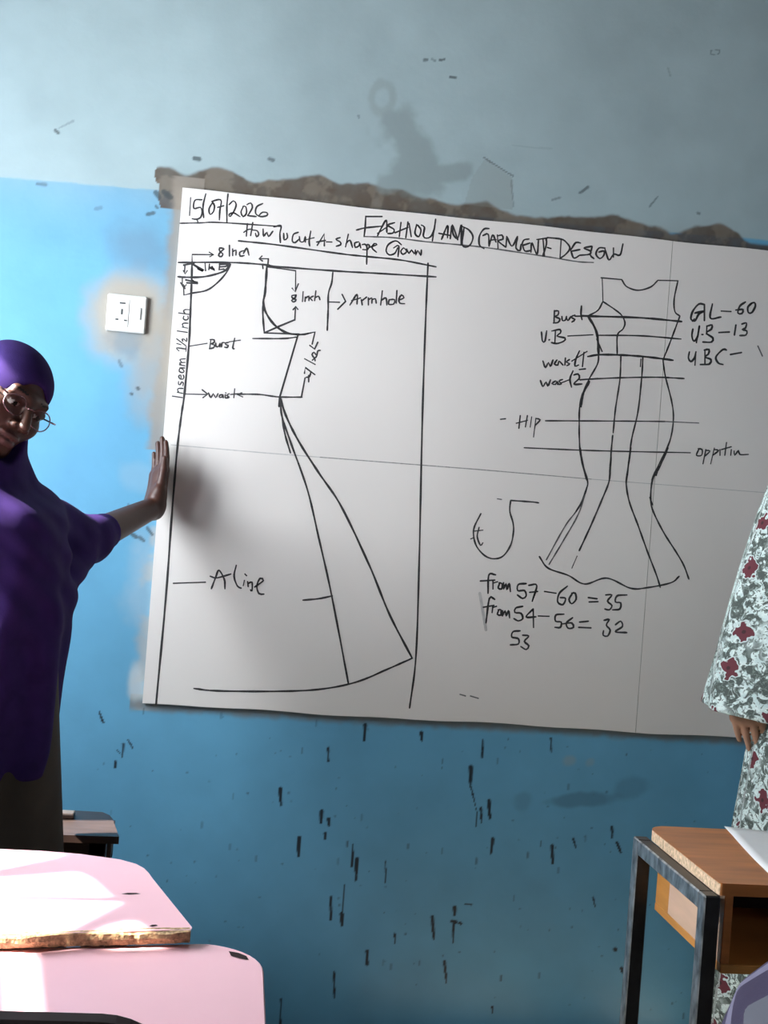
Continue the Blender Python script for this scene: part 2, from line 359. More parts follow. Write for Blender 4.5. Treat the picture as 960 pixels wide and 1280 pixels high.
    # black tar-like drips on the blue paint under the board
    for (a, b), w in (
        (((0.5348, 0.7359), (0.5358, 0.6986)), .0045), (((0.6747, 0.7249), (0.6771, 0.7063)), .0045), (((0.8286, 0.7146), (0.8309, 0.6721)), .003), (((1.0000, 0.7287), (1.0026, 0.6955)), .004), (((0.4495, 0.6752), (0.4520, 0.6427)), .004),
        (((0.3413, 0.5720), (0.3454, 0.5305)), .0045), (((0.4455, 0.5213), (0.4449, 0.4934)), .005), (((0.4637, 0.5036), (0.4657, 0.4897)), .0045), (((0.3958, 0.4539), (0.3972, 0.4122)), .0055), (((0.5404, 0.4091), (0.5406, 0.3577)), .005),
        (((0.5281, 0.4459), (0.5287, 0.3899)), .0025), (((0.6112, 0.4074), (0.6142, 0.3560)), .0022), (((0.4841, 0.3135), (0.4872, 0.2605)), .0045), (((0.5133, 0.2745), (0.5154, 0.2466)), .005), (((0.5821, 0.1864), (0.5846, 0.1537)), .0045),
        (((0.5055, 0.1325), (0.5112, 0.0721)), .0035), (((0.3824, 0.0637), (0.3852, 0.0035)), .003), (((0.8040, 0.6471), (0.8058, 0.5999)), .0055), (((0.8077, 0.6000), (0.8282, 0.5349)), .0022), (((0.8282, 0.5349), (0.8288, 0.5018)), .0018), (((0.8368, 0.5476), (0.8405, 0.5118)), .003),
        (((0.8555, 0.5674), (0.8608, 0.5241)), .0045), (((0.8724, 0.4735), (0.8704, 0.4375)), .0045), (((0.7362, 0.2763), (0.7442, 0.2229)), .005), (((0.7906, 0.3019), (0.7921, 0.2831)), .005), (((0.7877, 0.2660), (0.7955, 0.2644)), .0055), (((0.8061, 0.2629), (0.8091, 0.2611)), .004), (((0.7901, 0.2595), (0.7935, 0.2153)), .003),
        (((0.7752, 0.1675), (0.7841, 0.1150)), .004), (((1.0237, 0.4632), (1.0280, 0.4205)), .0045), (((1.0760, 0.4827), (1.0846, 0.4611)), .0045), (((1.1727, 0.5177), (1.1750, 0.4891)), .004), (((1.1887, 0.4782), (1.2005, 0.4538)), .004), (((0.5133, 0.3473), (0.5155, 0.2821)), .0015),
        (((0.4572, 0.4679), (0.4591, 0.4549)), .004), (((0.6466, 0.2308), (0.6494, 0.2074)), .003), (((0.8168, 0.3105), (0.8313, 0.3091)), .003), (((0.9037, 0.0600), (0.9058, 0.0459)), .003), (((1.1384, 0.3391), (1.1452, 0.3155)), .003), (((1.2046, 0.2123), (1.2057, 0.2104)), .006), (((1.2251, 0.1651), (1.2269, 0.1555)), .005),
        (((-0.1007, 0.7313), (-0.0896, 0.7072)), .003), (((-0.0391, 0.6586), (-0.0387, 0.6281)), .004), (((-0.0529, 0.6426), (-0.0389, 0.6319)), .0025), (((-0.0546, 0.6159), (-0.0535, 0.6026)), .004), (((-0.1868, 0.5938), (-0.1843, 0.5863)), .004), (((-0.0287, 0.6687), (-0.0160, 0.6503)), .0025)):
        a = tuple(a); b = tuple(b)
        prof = w*(1.0 - .35*np.clip((a[1]-Z)/max(a[1]-b[1], .004), 0, 1))
        lay(sstep(1.2, .75, (seg_d(X, Z, a, b) + .0035*(n3-.5))/prof), (.012, .022, .034), 1.0)
    rr = np.random.default_rng(3)
    for k in range(170):
        px = rr.uniform(-.1, 1.45); pz = rr.uniform(.05, .74); r = rr.uniform(.0013, .0026)
        ii = np.searchsorted(xs, [px-.02, px+.02]); jj = np.searchsorted(zs, [pz-.03, pz+.03])
        s = (slice(ii[0], ii[1]), slice(jj[0], jj[1]))
        ln = rr.choice([0, 0, 0, 0, .006])
        dd = np.hypot(X[s]-px, np.maximum(np.abs(Z[s]-pz)-ln, 0)); mk = (sstep(r*1.6, r*.6, dd)*rr.uniform(.3, .8))[..., None]
        C[s] = C[s]*(1-mk) + np.array([.03, .05, .065])*mk
    for (px, pz), rx, rz, a, col in (((1.0513, 0.6780), .02, .016, .55, (.27, .36, .40)), ((1.1046, 0.6768), .014, .014, .45, (.27, .36, .40)), ((1.0754, 0.5796), .10, .018, .55, (.06, .16, .24)), ((0.9435, 0.5732), .03, .03, .3, (.06, .16, .24)), ((1.2166, 0.6166), .05, .03, .35, (.06, .17, .26))):
        q = np.hypot((X-px)/rx, ((Z-pz)-.12*(X-px))/rz) + 1.3*(n2-.5)
        lay(sstep(1.15, .5, q), col, a)
    V = np.stack([X, np.zeros_like(X), Z], -1).reshape(-1, 3)
    idx = np.arange(nx*nz).reshape(nx, nz)
    F = np.stack([idx[:-1, :-1], idx[1:, :-1], idx[1:, 1:], idx[:-1, 1:]], -1).reshape(-1, 4)
    # thickness behind
    n = len(V)
    V = np.concatenate([V, [[xs[0], .18, 0], [xs[-1], .18, 0], [xs[-1], .18, CEIL], [xs[0], .18, CEIL]]])
    o = raw_mesh('wall_front', V, F, M['wallpaint'], extra=[(n, n+3, n+2, n+1), (idx[0, 0], idx[0, -1], n+3, n), (idx[-1, 0], n+1, n+2, idx[-1, -1])])
    col = np.ones((len(V), 4), np.float32); col[:n, :3] = np.clip(C.reshape(-1, 3), 0, 1)
    at = o.data.color_attributes.new('paint', 'FLOAT_COLOR', 'POINT'); at.data.foreach_set('color', col.ravel())
    return o

def raw_mesh(name, V, F, mats, parent=None, smooth=False, extra=()):
    me = bpy.data.meshes.new(name); V = np.asarray(V, np.float32); F = np.asarray(F, np.int32)
    ex = [i for q in extra for i in q]
    me.vertices.add(len(V)); me.vertices.foreach_set('co', V.ravel())
    loops = np.concatenate([F.ravel(), np.array(ex, np.int32)]) if ex else F.ravel()
    me.loops.add(len(loops)); me.loops.foreach_set('vertex_index', loops.astype(np.int32))
    me.polygons.add(len(F)+len(extra)); me.polygons.foreach_set('loop_start', np.arange(0, len(loops), 4, dtype=np.int32))
    me.update(calc_edges=True); me.validate()
    return link(name, me, mats, parent, smooth)

tag(grid_wall(), kind='structure')
tag(MB().box(LW-.2, ROOM_R+.2, BACK-.2, .18, -.2, 0).build('floor', M['floor']), kind='structure')
tag(MB().box(LW-.2, ROOM_R+.2, BACK-.2, .18, CEIL, CEIL+.2).build('ceiling', M['ceil']), kind='structure')
rw = MB().box(ROOM_R, ROOM_R+.2, BACK, W3[0], 0, CEIL).box(ROOM_R, ROOM_R+.2, W3[1], 0, 0, CEIL).box(ROOM_R, ROOM_R+.2, W3[0], W3[1], 0, W3[2]).box(ROOM_R, ROOM_R+.2, W3[0], W3[1], W3[3], CEIL)
tag(rw.build('wall_right', M['plain']), kind='structure')
tag(MB().box(LW-.2, ROOM_R+.2, BACK-.2, BACK, 0, CEIL).build('wall_back', M['plain']), kind='structure')
lw = MB()
ys = [BACK, W2[0], W2[1], W1[0], W1[1], 0]
for k in range(5):
    a, b = ys[k], ys[k+1]
    if k % 2 == 0: lw.box(LW-.2, LW, a, b, 0, CEIL)
    else:
        w = (W2, W1)[k//2]
        lw.box(LW-.2, LW, a, b, 0, w[2]); lw.box(LW-.2, LW, a, b, w[3], CEIL)
tag(lw.build('wall_left', M['plain']), kind='structure')

def window(name, w, panes, LW=LW):
    e = empty(name, (LW-.1, (w[0]+w[1])/2, w[2]), None, None); tag(e, kind='structure')
    f = MB(); t = .035
    f.box(LW-.12, LW-.08, w[0], w[0]+t, w[2], w[3]).box(LW-.12, LW-.08, w[1]-t, w[1], w[2], w[3]).box(LW-.12, LW-.08, w[0], w[1], w[2], w[2]+t).box(LW-.12, LW-.08, w[0], w[1], w[3]-t, w[3])
    f.build('window_frame', M['frame'], e)
    for k in range(1, panes):
        y = w[0] + (w[1]-w[0])*k/panes
        MB().box(LW-.11, LW-.09, y-.008, y+.008, w[2]+t, w[3]-t).build('window_bar', M['frame'], e)
    return e
window('window_1', W1, 2)
w2 = window('window_2', W2, 1)
window('fill_window', W3, 2, ROOM_R+.2)  # added out of view to brighten the camera-facing sides
# added unseen sheet in the middle window; its openings cast the desks' sun patches
GAPS = [[(-1.4072, 1.6566), (-1.4248, 1.7150), (-1.4369, 1.7334), (-1.4549, 1.7191), (-1.4955, 1.6715), (-1.6896, 1.4436), (-1.3129, 1.3427)],
        [(-1.5330, 1.6779), (-1.5140, 1.7584), (-1.5489, 1.7775), (-1.6176, 1.8046), (-1.6063, 1.6903), (-1.5751, 1.3768), (-1.6021, 1.3854)],
        [(-1.6168, 1.6921), (-1.6398, 1.8194), (-1.7427, 1.7701), (-1.7498, 1.7146), (-1.7883, 1.4131), (-1.5599, 1.3772)],
        [(-1.7503, 1.7964), (-1.7186, 1.8183), (-1.7041, 1.8372), (-1.7511, 1.8576)],
        [(-1.7111, 1.6942), (-1.7140, 1.7230), (-1.9117, 1.7570), (-1.9755, 1.7681), (-1.9720, 1.7442)]]
def sun_mask(w, gaps, parent):
    import bmesh
    x = LW-.10
    m = MB(); me = bpy.data.meshes.new('sun_mask'); bm = bmesh.new()
    from mathutils.geometry import delaunay_2d_cdt
    vs = [Vector(p) for p in ((w[0]+.03, w[2]+.03), (w[1]-.03, w[2]+.03), (w[1]-.03, w[3]-.03), (w[0]+.03, w[3]-.03))]
    es = [(0, 1), (1, 2), (2, 3), (3, 0)]
    for g in gaps:
        n = len(vs); vs += [Vector(p) for p in g]; es += [(n+i, n+(i+1) % len(g)) for i in range(len(g))]
    rv, re, rf, *_ = delaunay_2d_cdt(vs, es, [], 1, 1e-6)
    def ins(p, poly):
        r = False; j = len(poly)-1
        for i in range(len(poly)):
            a, b = poly[i], poly[j]
            if (a[1] > p[1]) != (b[1] > p[1]) and p[0] < (b[0]-a[0])*(p[1]-a[1])/(b[1]-a[1])+a[0]: r = not r
            j = i
        return r
    keep = []
    for f in rf:
        c = sum((rv[i] for i in f), Vector((0, 0)))/len(f)
        if not any(ins(c, g) for g in gaps): keep.append(f)
    m.add([(x, p[0], p[1]) for p in rv], keep)
    o = m.build('sun_mask', M['sunmask'], parent)
    md = o.modifiers.new('thickness', 'SOLIDIFY'); md.thickness = .002
sun_mask(W2, GAPS, w2)

# ------------------------------------------------------------------ whiteboard
board = empty('whiteboard', (1.21, 0, .76), 'wide white marker board on the blue wall, covered in black dressmaking notes and gown sketches', 'whiteboard')
BX0, BX1, BZ0, BZ1, BF = -.001, 2.42, .7590, 1.9875, -.0125
def panel(x0, x1, name):
    n = 40; v = []; f = []
    for i in range(n+1):
        x = x0 + (x1-x0)*i/n; s = .0016*math.sin(x*9)+.0012*math.sin(x*23+1)
        v += [(x, -.001, BZ0+s), (x, BF, BZ0+s), (x, BF, BZ1+s*.6), (x, -.001, BZ1+s*.6)]
    for i in range(n):
        a = 4*i; b = a+4
        f += [(a+1, b+1, b+2, a+2), (a, b, b+1, a+1), (a+2, b+2, b+3, a+3), (a+3, b+3, b, a)]
    f += [(0, 1, 2, 3), (4*n+3, 4*n+2, 4*n+1, 4*n)]
    m = MB(); m.add(v, f); m.m = [0 if k % 4 == 0 and k < 4*n else 1 for k in range(len(f))]
    return m.build(name, [M['board'], M['bedge']], board)
panel(BX0, 1.2098, 'panel'); panel(1.2112, BX1, 'panel')
MB().box(1.2096, 1.2114, BF+.0015, -.001, BZ0+.002, BZ1-.002).build('joint_strip', M['seam'], board)

INK = {  # marker strokes: width mm, curved?, ink, then x, z in 0.1 mm from the board corner
'date_writing':[
(3.5,1,1,[197,12062,204,11636]),
(3.9,1,0,[467,12040,303,12009,293,11814,443,11856,490,11744,462,11612,363,11563,274,11566]),
(3.9,1,0,[390,11552,420,11483]),
(3.9,1,0,[545,12190,503,11901,538,11620]),
(3.9,1,0,[725,12016,649,11839,684,11713,756,11786,770,11930,712,12014]),
(3.9,1,0,[699,12026,861,12087,923,12050,905,11840,910,11608]),
(3.9,1,0,[849,11899,987,11953]),
(3.9,1,0,[1067,12247,1063,11961,1093,11575]),
(3.9,1,0,[1112,11992,1207,12093,1277,12023,1250,11877,1159,11712,1130,11761,1229,11810,1389,11736]),
(3.9,1,0,[1448,11976,1407,11842,1466,11744,1537,11830,1512,11983,1447,11989]),
(3.9,1,0,[1534,12038,1620,12086,1667,11987,1590,11810,1566,11781,1773,11777]),
(3.9,1,0,[1903,12103,1768,12011,1754,11853,1876,11788,2028,11830,2023,11895,1919,11897,1847,11824]),
(3.5,1,0,[-4,11428,462,11487,912,11544,2357,11601])],
'heading_writing':[
(4,1,0,[1578,11586,1576,11287]),
(4,1,0,[1704,11626,1677,11310]),
(4,1,0,[1510,11371,1602,11446,1704,11469]),
(4,1,0,[1706,11444,1822,11443,1867,11356,1820,11299,1788,11374]),
(4,1,0,[1960,11496,1986,11330,2056,11428,2103,11329,2195,11469]),
(4,1,0,[2213,11575,2379,11619,2367,11435,2397,11216]),
(4,1,0,[2457,11444,2482,11290,2555,11350,2534,11452]),
(4,1,0,[2804,11506,2691,11442,2677,11284,2745,11252,2830,11339]),
(4,1,0,[2837,11405,2865,11291,2950,11299,2980,11420,2990,11291]),
(4,1,0,[3099,11564,3079,11326,3100,11210]),
(4,1,0,[2986,11342,3189,11416]),
(4,1,0,[3495,11348,3626,11357]),
(4.4,0,0,[3281,11242,3429,11533,3451,11247]),
(4.4,0,0,[3262,11319,3467,11379]),
(4,1,0,[3816,11484,3715,11434,3824,11380,3842,11316,3741,11267]),
(4,1,0,[4006,11583,3964,11276]),
(4,1,0,[3971,11356,4056,11444,4134,11281]),
(4,1,0,[4268,11426,4179,11391,4200,11288,4288,11336,4295,11416,4332,11288]),
(4,1,0,[4365,11370,4472,11355,4506,10911]),
(4,1,0,[4470,11381,4536,11375,4505,11267,4387,11254]),
(4,1,0,[4540,11323,4719,11407,4651,11426,4607,11317,4720,11223]),
(4,1,0,[5311,11468,5172,11546,4995,11436,4955,11273,5041,11190,5169,11243,5225,11380]),
(4,1,0,[5133,11371,5247,11435,5255,11172]),
(4,1,0,[5370,11395,5310,11310,5369,11237,5457,11312,5398,11385]),
(4,1,0,[5451,11377,5512,11278,5572,11363,5646,11278,5665,11373]),
(4,1,0,[5665,11373,5680,11255,5724,11366,5808,11255,5811,11388]),
(4.2,1,0,[1398,11154,2315,11153,3843,11098,4485,11094,5327,11094,6201,11017])],
'pattern_drawing':[
(4.4,1,0,[30,10497,1249,10621,2105,10650,2336,10635,3876,10675,4730,10713,6219,10774]),
(4.5,1,0,[5998,11084,6046,9702,6149,7366,6342,3866,6444,1530,6385,258]),
(4.2,0,0,[349,10526,334,10719,829,10764]),
(4.2,0,0,[736,10812,842,10765,757,10710]),
(4.2,0,0,[2141,10800,1935,10784]),
(4.2,0,0,[1982,10848,1923,10777,2004,10733]),
(4.2,0,0,[2141,10800,2139,10656]),
(4.2,0,0,[2010,10656,2031,10554]),
(4.2,0,0,[189,10445,188,10290]),
(4.2,0,0,[161,10313,205,10240,249,10322]),
(4.2,0,0,[655,10531,681,10366]),
(4.2,0,0,[758,10529,755,10399]),
(4.2,0,0,[1000,10553,997,10423,1110,10448]),
(4.2,0,0,[1004,10489,1156,10517]),
(4.2,0,0,[119,10025,205,9904,250,9986]),
(4.2,0,0,[149,10131,161,9977]),
(4.2,0,0,[214,9957,231,9894]),
(6.3,0,0,[163,10448,388,10517]),
(6.3,0,0,[391,10479,630,10360,499,10399]),
(6.3,0,0,[764,10452,895,10413,826,10471]),
(6.3,0,0,[1000,10553,1228,10590]),
(6.3,0,0,[1168,10532,1230,10564]),
(6.3,0,0,[241,10101,525,10065,394,10104]),
(6.3,0,0,[272,10035,506,10045]),
(6.3,0,0,[2102,10644,2337,10624]),
(4.2,1,0,[1060,10936,970,10939,976,10862,1057,10806,1024,10737,958,10757,990,10838,1074,10924]),
(4.2,1,0,[1194,11027,1214,10770]),
(4.2,1,0,[1278,10945,1290,10791]),
(4.2,1,0,[1283,10881,1356,10927,1365,10811]),
(4.2,1,0,[1536,10933,1450,10885,1470,10796,1558,10818]),
(4.2,1,0,[1541,10868,1609,11000,1672,10843]),
(4.9,1,0,[45,10159,211,10163,666,10222,1114,10396,1242,10578]),
(4.2,1,0,[1255,10579,1168,10363,982,10111,742,9905,392,9798]),
(4.2,0,0,[392,9798,218,9737,187,9980]),
(4.9,1,0,[347,10529,370,10111,400,9350,424,8551,409,7404,375,6866,343,6101,335,4575,345,2479,310,2]),
(5.6,1,0,[2119,10614,2124,10004,2102,9750,2184,9505,2414,9232,2720,9072,3016,9058]),
(4.5,1,0,[2102,9750,2112,9456,2179,9021]),
(4.4,0,0,[2179,9021,3015,9070]),
(4.4,0,0,[2179,9021,2541,9223,2884,9404,2875,9677]),
(4.4,0,0,[2823,9643,2881,9720,2936,9662]),
(4.4,0,0,[2119,10614,2814,10579,2843,10096]),
(4.4,0,0,[2763,10152,2836,10075,2901,10271]),
(4.4,0,0,[3668,9911,3921,9927]),
(4.4,0,0,[3970,10123,4067,9963,3892,9755]),
(4.4,0,0,[3016,9058,3141,9078,3388,9156,3343,8860]),
(6,1,0,[2119,10614,2434,10604]),
(4.2,1,0,[3706,10626,3696,10371,3640,10112,3661,9733,3679,9226]),
(4.2,1,0,[2867,10002,2768,9975,2789,9918,2876,9884,2830,9829,2769,9857,2847,9932,2867,10002]),
(4.2,1,0,[3029,10094,3030,9861]),
(4.2,1,0,[3093,9973,3092,9868]),
(4.2,1,0,[3095,9944,3175,10002,3183,9897]),
(4.2,1,0,[3280,10013,3212,9964,3267,9906]),
(4.2,1,0,[3333,10145,3321,9911]),
(4.2,1,0,[3325,9975,3405,10025,3446,9944]),
(4.2,1,0,[4179,9889,4329,10158,4347,9927]),
(4.2,1,0,[4214,9998,4420,10082]),
(4.2,1,0,[4444,10042,4475,9918]),
(4.2,1,0,[4467,10023,4567,10118]),
(4.2,1,0,[4611,10101,4624,9932]),
(4.2,1,0,[4615,10050,4695,10109,4705,9983]),
(4.2,1,0,[4711,10068,4782,10097,4811,9993]),
(4.2,1,0,[4937,10303,4921,9961]),
(4.2,1,0,[4925,10068,5035,10143,5070,9976]),
(4.2,1,0,[5124,10109,5110,10001,5238,10014,5251,10121,5145,10111]),
(4.2,1,0,[5290,10347,5296,10041]),
(4.2,1,0,[5350,10118,5474,10186,5413,10252,5356,10153,5386,10049,5502,10048]),
(3.9,1,0,[1920,8862,2647,8930,2978,8999]),
(6,1,0,[2986,9044,2666,7526]),
(6,1,0,[2666,7526,2668,7298]),
(4.2,0,0,[3289,8824,3410,8747,3473,8918]),
(4.2,0,0,[818,7533,956,7439,851,7347]),
(4.2,0,0,[1756,7541,1647,7493,1782,7448]),
(3.9,1,0,[442,8539,845,8645]),
(3.9,1,0,[931,8743,917,8526]),
(3.9,1,0,[912,8742,1009,8743,1007,8675,931,8641,1022,8623,1009,8554,910,8522]),
(3.9,1,0,[1052,8672,1066,8589,1133,8603,1149,8688,1157,8587]),
(3.9,1,0,[1194,8590,1201,8693,1261,8699]),
(3.9,1,0,[1350,8715,1284,8693,1294,8656,1348,8642,1329,8591,1269,8593]),
(3.9,1,0,[1488,8826,1460,8596,1496,8576]),
(3.9,1,0,[1371,8732,1622,8793]),
(3.9,1,0,[418,7395,920,7429]),
(3.9,1,0,[972,7471,1037,7363,1086,7462,1149,7373,1197,7472]),
(3.9,1,0,[1304,7459,1238,7438,1242,7385,1300,7405,1311,7459,1328,7385]),
(3.9,1,0,[1371,7465,1373,7389]),
(3.9,1,0,[1375,7511,1383,7504]),
(3.9,1,0,[1459,7495,1405,7453,1465,7412,1392,7383]),
(3.9,1,0,[1581,7620,1578,7411]),
(3.9,1,0,[1497,7480,1683,7515]),
(3.9,1,0,[1684,7504,2172,7540,2628,7523,3196,7565]),
(4,1,0,[3182,7567,3234,8033]),
(4,1,0,[3547,8728,3487,8709,3476,8592,3426,8533,3359,8608,3402,8667,3447,8617]),
(4,1,0,[3376,8474,3427,8520,3445,8467]),
(4,1,0,[3192,8491,3451,8379]),
(4,1,0,[3364,8188,3339,8077,3260,8049]),
(4,1,0,[3317,8102,3329,7947]),
(4.2,0,0,[3212,8140,3221,8283,3463,8135]),
(4.4,1,0,[2692,7476,2751,7072,3001,6479,3497,5358,3859,4222,4271,2881,4849,757]),
(4.4,1,0,[2751,7072,2850,6671,3022,6208]),
(4.4,1,0,[1172,421,1711,399,3057,465,4141,577,5018,802,5752,1156,6355,1470]),
(4.4,1,0,[3600,2698,3972,2758,4294,2848]),
(5.1,1,0,[2676,7509,2852,7081,3204,6496,3737,5788,4347,5013,5144,3630,5717,2498,6355,1470]),
(4.2,1,0,[1398,2821,1479,3099,1543,3272,1687,3062,1717,2844]),
(4.2,1,0,[1349,3116,1505,3088,1831,3202]),
(4.2,1,0,[1943,3418,1912,3156,2007,2929,2101,2883]),
(4.2,1,0,[2164,3070,2147,2951]),
(4.2,1,0,[2165,3226,2206,3190]),
(4.2,1,0,[2243,3049,2265,2934]),
(4.2,1,0,[2259,3004,2347,3043,2363,2836,2327,2860]),
(4.2,1,0,[2420,2932,2614,3101,2533,3148,2469,2961,2535,2783,2652,2778]),
(4.2,1,0,[498,2888,1245,2966])],
'seam_allowance_label':[
(3.3,1,0,[369,7305,131,7319]),
(3.3,1,0,[369,7406,239,7421]),
(3.3,1,0,[278,7421,239,7479,271,7516,369,7522]),
(3.3,1,0,[249,7678,256,7609,299,7615,321,7673,364,7650,358,7586]),
(3.3,1,0,[303,7739,290,7835,242,7806,277,7745,347,7745,368,7795,346,7841]),
(3.3,1,0,[255,7994,246,7925,314,7896,363,7931,307,7989,248,8000,367,8012]),
(3.3,1,0,[367,8064,237,8078]),
(3.3,1,0,[281,8078,242,8122,367,8145]),
(3.3,1,0,[280,8151,241,8203,367,8232]),
(3.3,1,0,[204,8405,139,8469,366,8464]),
(3.3,1,0,[366,8412,362,8516]),
(3.3,1,0,[236,8556,139,8576]),
(3.3,1,0,[355,8542,128,8686]),
(3.3,1,0,[275,8643,257,8687,301,8693,366,8641,361,8722]),
(3.3,1,0,[365,8861,127,8874]),
(3.3,1,0,[365,8963,235,8976]),
(3.3,1,0,[274,8977,235,9034,267,9072,365,9079]),
(3.3,1,0,[256,9240,245,9176,310,9151,360,9186,347,9247]),
(3.3,1,0,[364,9293,126,9303]),
(3.3,1,0,[277,9304,238,9359,277,9397,364,9403])],
'title_lettering':[
(4.4,0,0,[4789,12098,4395,12057,4403,11781,4393,11570]),
(4.4,1,0,[4198,11707,4403,11781,4781,11860]),
(4.4,1,0,[4719,11630,4808,11850,4901,12018,4936,11732]),
(4.4,1,0,[4715,11682,4939,11864]),
(4.4,1,0,[5103,11981,4949,11904,5108,11816,5083,11726,4965,11703]),
(4.4,1,0,[5261,12003,5247,11659]),
(4.4,1,0,[5431,12034,5408,11649]),
(4.4,1,0,[5135,11739,5441,11903]),
(4.4,1,0,[5461,11998,5538,11689]),
(4.4,1,0,[5648,11991,5624,11777,5723,11708,5764,11871,5675,11981]),
(4.4,1,0,[5768,11991,5844,11946,5833,11733,5912,11688,6015,11739,6082,11905,6102,12172]),
(4.4,1,0,[6102,12172,6063,11638]),
(4.4,1,0,[6286,11701,6406,12045,6429,11755]),
(4.4,1,0,[6208,11838,6491,11815]),
(4.4,1,0,[6498,11736,6526,12057,6686,11729]),
(3.3,1,1,[4390,11570,5090,11616,5898,11602,6749,11612,7487,11609,8960,11544,9714,11502,10120,11523]),
(4.4,1,0,[6527,12074,6561,11857,6682,11767,6749,12097,6774,11609]),
(4.4,1,0,[6815,12043,6811,11613,6985,11619,7055,11835,6943,11995,6776,12063]),
(4.4,1,0,[7435,12083,7312,12058,7214,11876,7231,11657,7349,11583]),
(4.4,1,0,[7300,11897,7426,11942,7473,11657]),
(4.4,1,0,[7468,11657,7541,11935,7634,11772]),
(4.4,1,0,[7506,11808,7629,11833]),
(4.4,1,0,[7658,11947,7695,11631]),
(4.4,1,0,[7660,11923,7770,11959,7802,11864,7694,11803,7880,11675]),
(4.4,1,0,[7892,11934,7892,11676]),
(4.4,1,0,[7898,11923,8040,11716,8159,11962]),
(4.4,1,0,[8160,11938,8143,11677,8248,11626,8261,11776]),
(4.4,1,0,[8450,11931,8327,11893,8299,11767,8483,11836]),
(4.4,1,0,[8299,11767,8373,11627,8510,11653]),
(4.4,1,0,[8525,11618,8533,11841,8679,11584,8690,11931]),
(4.4,1,0,[8651,11939,8911,12004]),
(4.4,1,0,[8800,11980,8871,11554]),
(4.5,1,0,[8874,12000,8898,11854,8833,11551]),
(4.5,1,0,[8930,11771,9019,11755]),
(4.5,1,0,[8910,12016,9252,12014,9384,11954,9496,11817,9407,11659,9265,11533]),
(4.5,1,0,[9257,12015,9265,11533]),
(4.5,1,0,[9751,11967,9637,11968,9547,11822,9527,11745,9751,11806]),
(4.5,1,0,[9527,11745,9616,11581,9762,11670]),
(4.5,1,0,[10048,11918,9849,11853,10019,11796,10000,11715,9762,11665]),
(4.5,1,0,[10054,11911,10027,11698,10122,11620]),
(4.5,1,0,[10381,11908,10229,11892,10164,11736,10274,11636,10369,11733,10361,11831,10237,11794]),
(4.5,1,0,[10383,11883,10505,11627,10621,11783,10776,11774,10831,12054]),
(4.5,1,0,[10597,11930,10614,11708])],
'gown_sketch':[
(3.9,1,0,[10868,11173,11009,11013,11303,10949,11617,11061,11796,11247]),
(3.9,1,0,[10343,11164,10868,11173]),
(3.9,1,0,[11796,11247,12311,11286]),
(3.9,1,0,[10369,11167,10434,10583]),
(3.9,1,0,[12311,11286,12250,10823,12294,10514,12431,10415]),
(3.9,1,0,[10434,10583,10324,10355,10082,10188]),
(3.9,1,0,[10434,10583,10734,10425,10937,10290,11034,10112,10996,9953,10868,9785,10898,9321]),
(3.9,1,0,[12431,10415,12236,9758,12080,9274]),
(3.9,1,0,[9615,9648,10244,9738]),
(3.9,1,0,[10372,9738,11456,9828,12502,9845]),
(3.9,1,0,[10046,8609,11026,8741,11985,8840,12663,8870]),
(3.9,1,0,[10427,9277,10415,9027,10208,8574,10057,8064,10069,7507,10138,6862,10246,6468,10367,6142]),
(3.9,1,0,[10996,9299,11016,8709,10960,7957,10948,7365]),
(3.9,1,0,[10941,7302,10934,6897,10938,6188]),
(3.9,1,0,[11560,9320,11569,8790,11539,7945,11433,7250,11408,6749,11385,6224]),
(3.9,1,0,[11514,9253,11515,9066]),
(3.9,1,0,[12080,9274,12176,8876,12386,8269,12465,7838,12427,7334,12268,6883,12077,6430,12025,6276]),
(3.9,1,0,[12191,6626,12112,6401]),
(3.9,1,0,[10348,9642,10511,9347]),
(3.5,1,0,[9212,7514,10856,7649,12264,7758]),
(3.5,1,0,[8731,6807,10214,6868,11361,6933,12970,7035]),
(3.5,1,1,[12264,7758,13126,7794]),
(5.2,1,0,[9922,10192,10082,10188,11420,10274,12487,10282]),
(5.2,1,0,[10160,9190,10442,9260,10982,9304,11560,9320,12110,9308,12337,9298]),
(6.3,1,0,[10082,10188,10260,9945,10362,9706,10427,9277]),
(6.3,1,0,[10240,8577,10106,8255,10079,7942]),
(4.2,1,0,[10140,6918,10242,6517,10390,6119,10381,5937,10270,5564,10148,5327]),
(4.2,1,0,[10931,6984,10947,6483,10929,6117,10778,5649,10548,4994,10315,4385]),
(4.2,1,0,[11432,7026,11382,6336,11390,6063,11506,5660,11760,5131,12045,4512,12327,3937,12456,3625]),
(4.2,1,0,[12387,7105,12190,6585,12067,6346,12028,6113,12043,5748,12135,5480,12434,4999,12804,4522,13019,4216,13179,3882]),
(4.2,1,0,[12187,6630,12134,6397]),
(4.2,1,0,[12012,5837,12097,5661]),
(4.2,1,0,[9319,4167,9562,3899,10085,3755,10519,3572,11067,3756,11695,3549,12117,3592,12721,3758,12922,3933]),
(3.3,1,1,[10148,5327,9899,4945,9500,4099]),
(3.3,1,1,[10348,5752,10202,5240,9881,4580,9578,3991]),
(3.3,1,1,[10270,4245,10163,3942])],
'bust_and_waist_labels':[
(4.5,1,0,[9226,10242,9238,9934]),
(4.5,1,0,[9227,10230,9328,10239,9323,10140,9250,10096,9381,10047,9337,9956,9225,9933]),
(4.5,1,0,[9426,10113,9447,10016,9521,10035,9540,10124]),
(4.5,1,0,[9542,10099,9585,10029,9653,10135]),
(4.5,1,0,[9751,10181,9654,10122,9760,10071,9689,10002]),
(4.5,1,0,[9898,10419,9901,10221,9937,10088]),
(4.5,1,0,[9754,10152,10082,10188]),
(4.5,1,0,[8941,9683,8984,9465,9046,9470,9070,9720]),
(4.5,1,0,[9145,9504,9159,9516]),
(4.5,1,0,[9289,9765,9299,9470]),
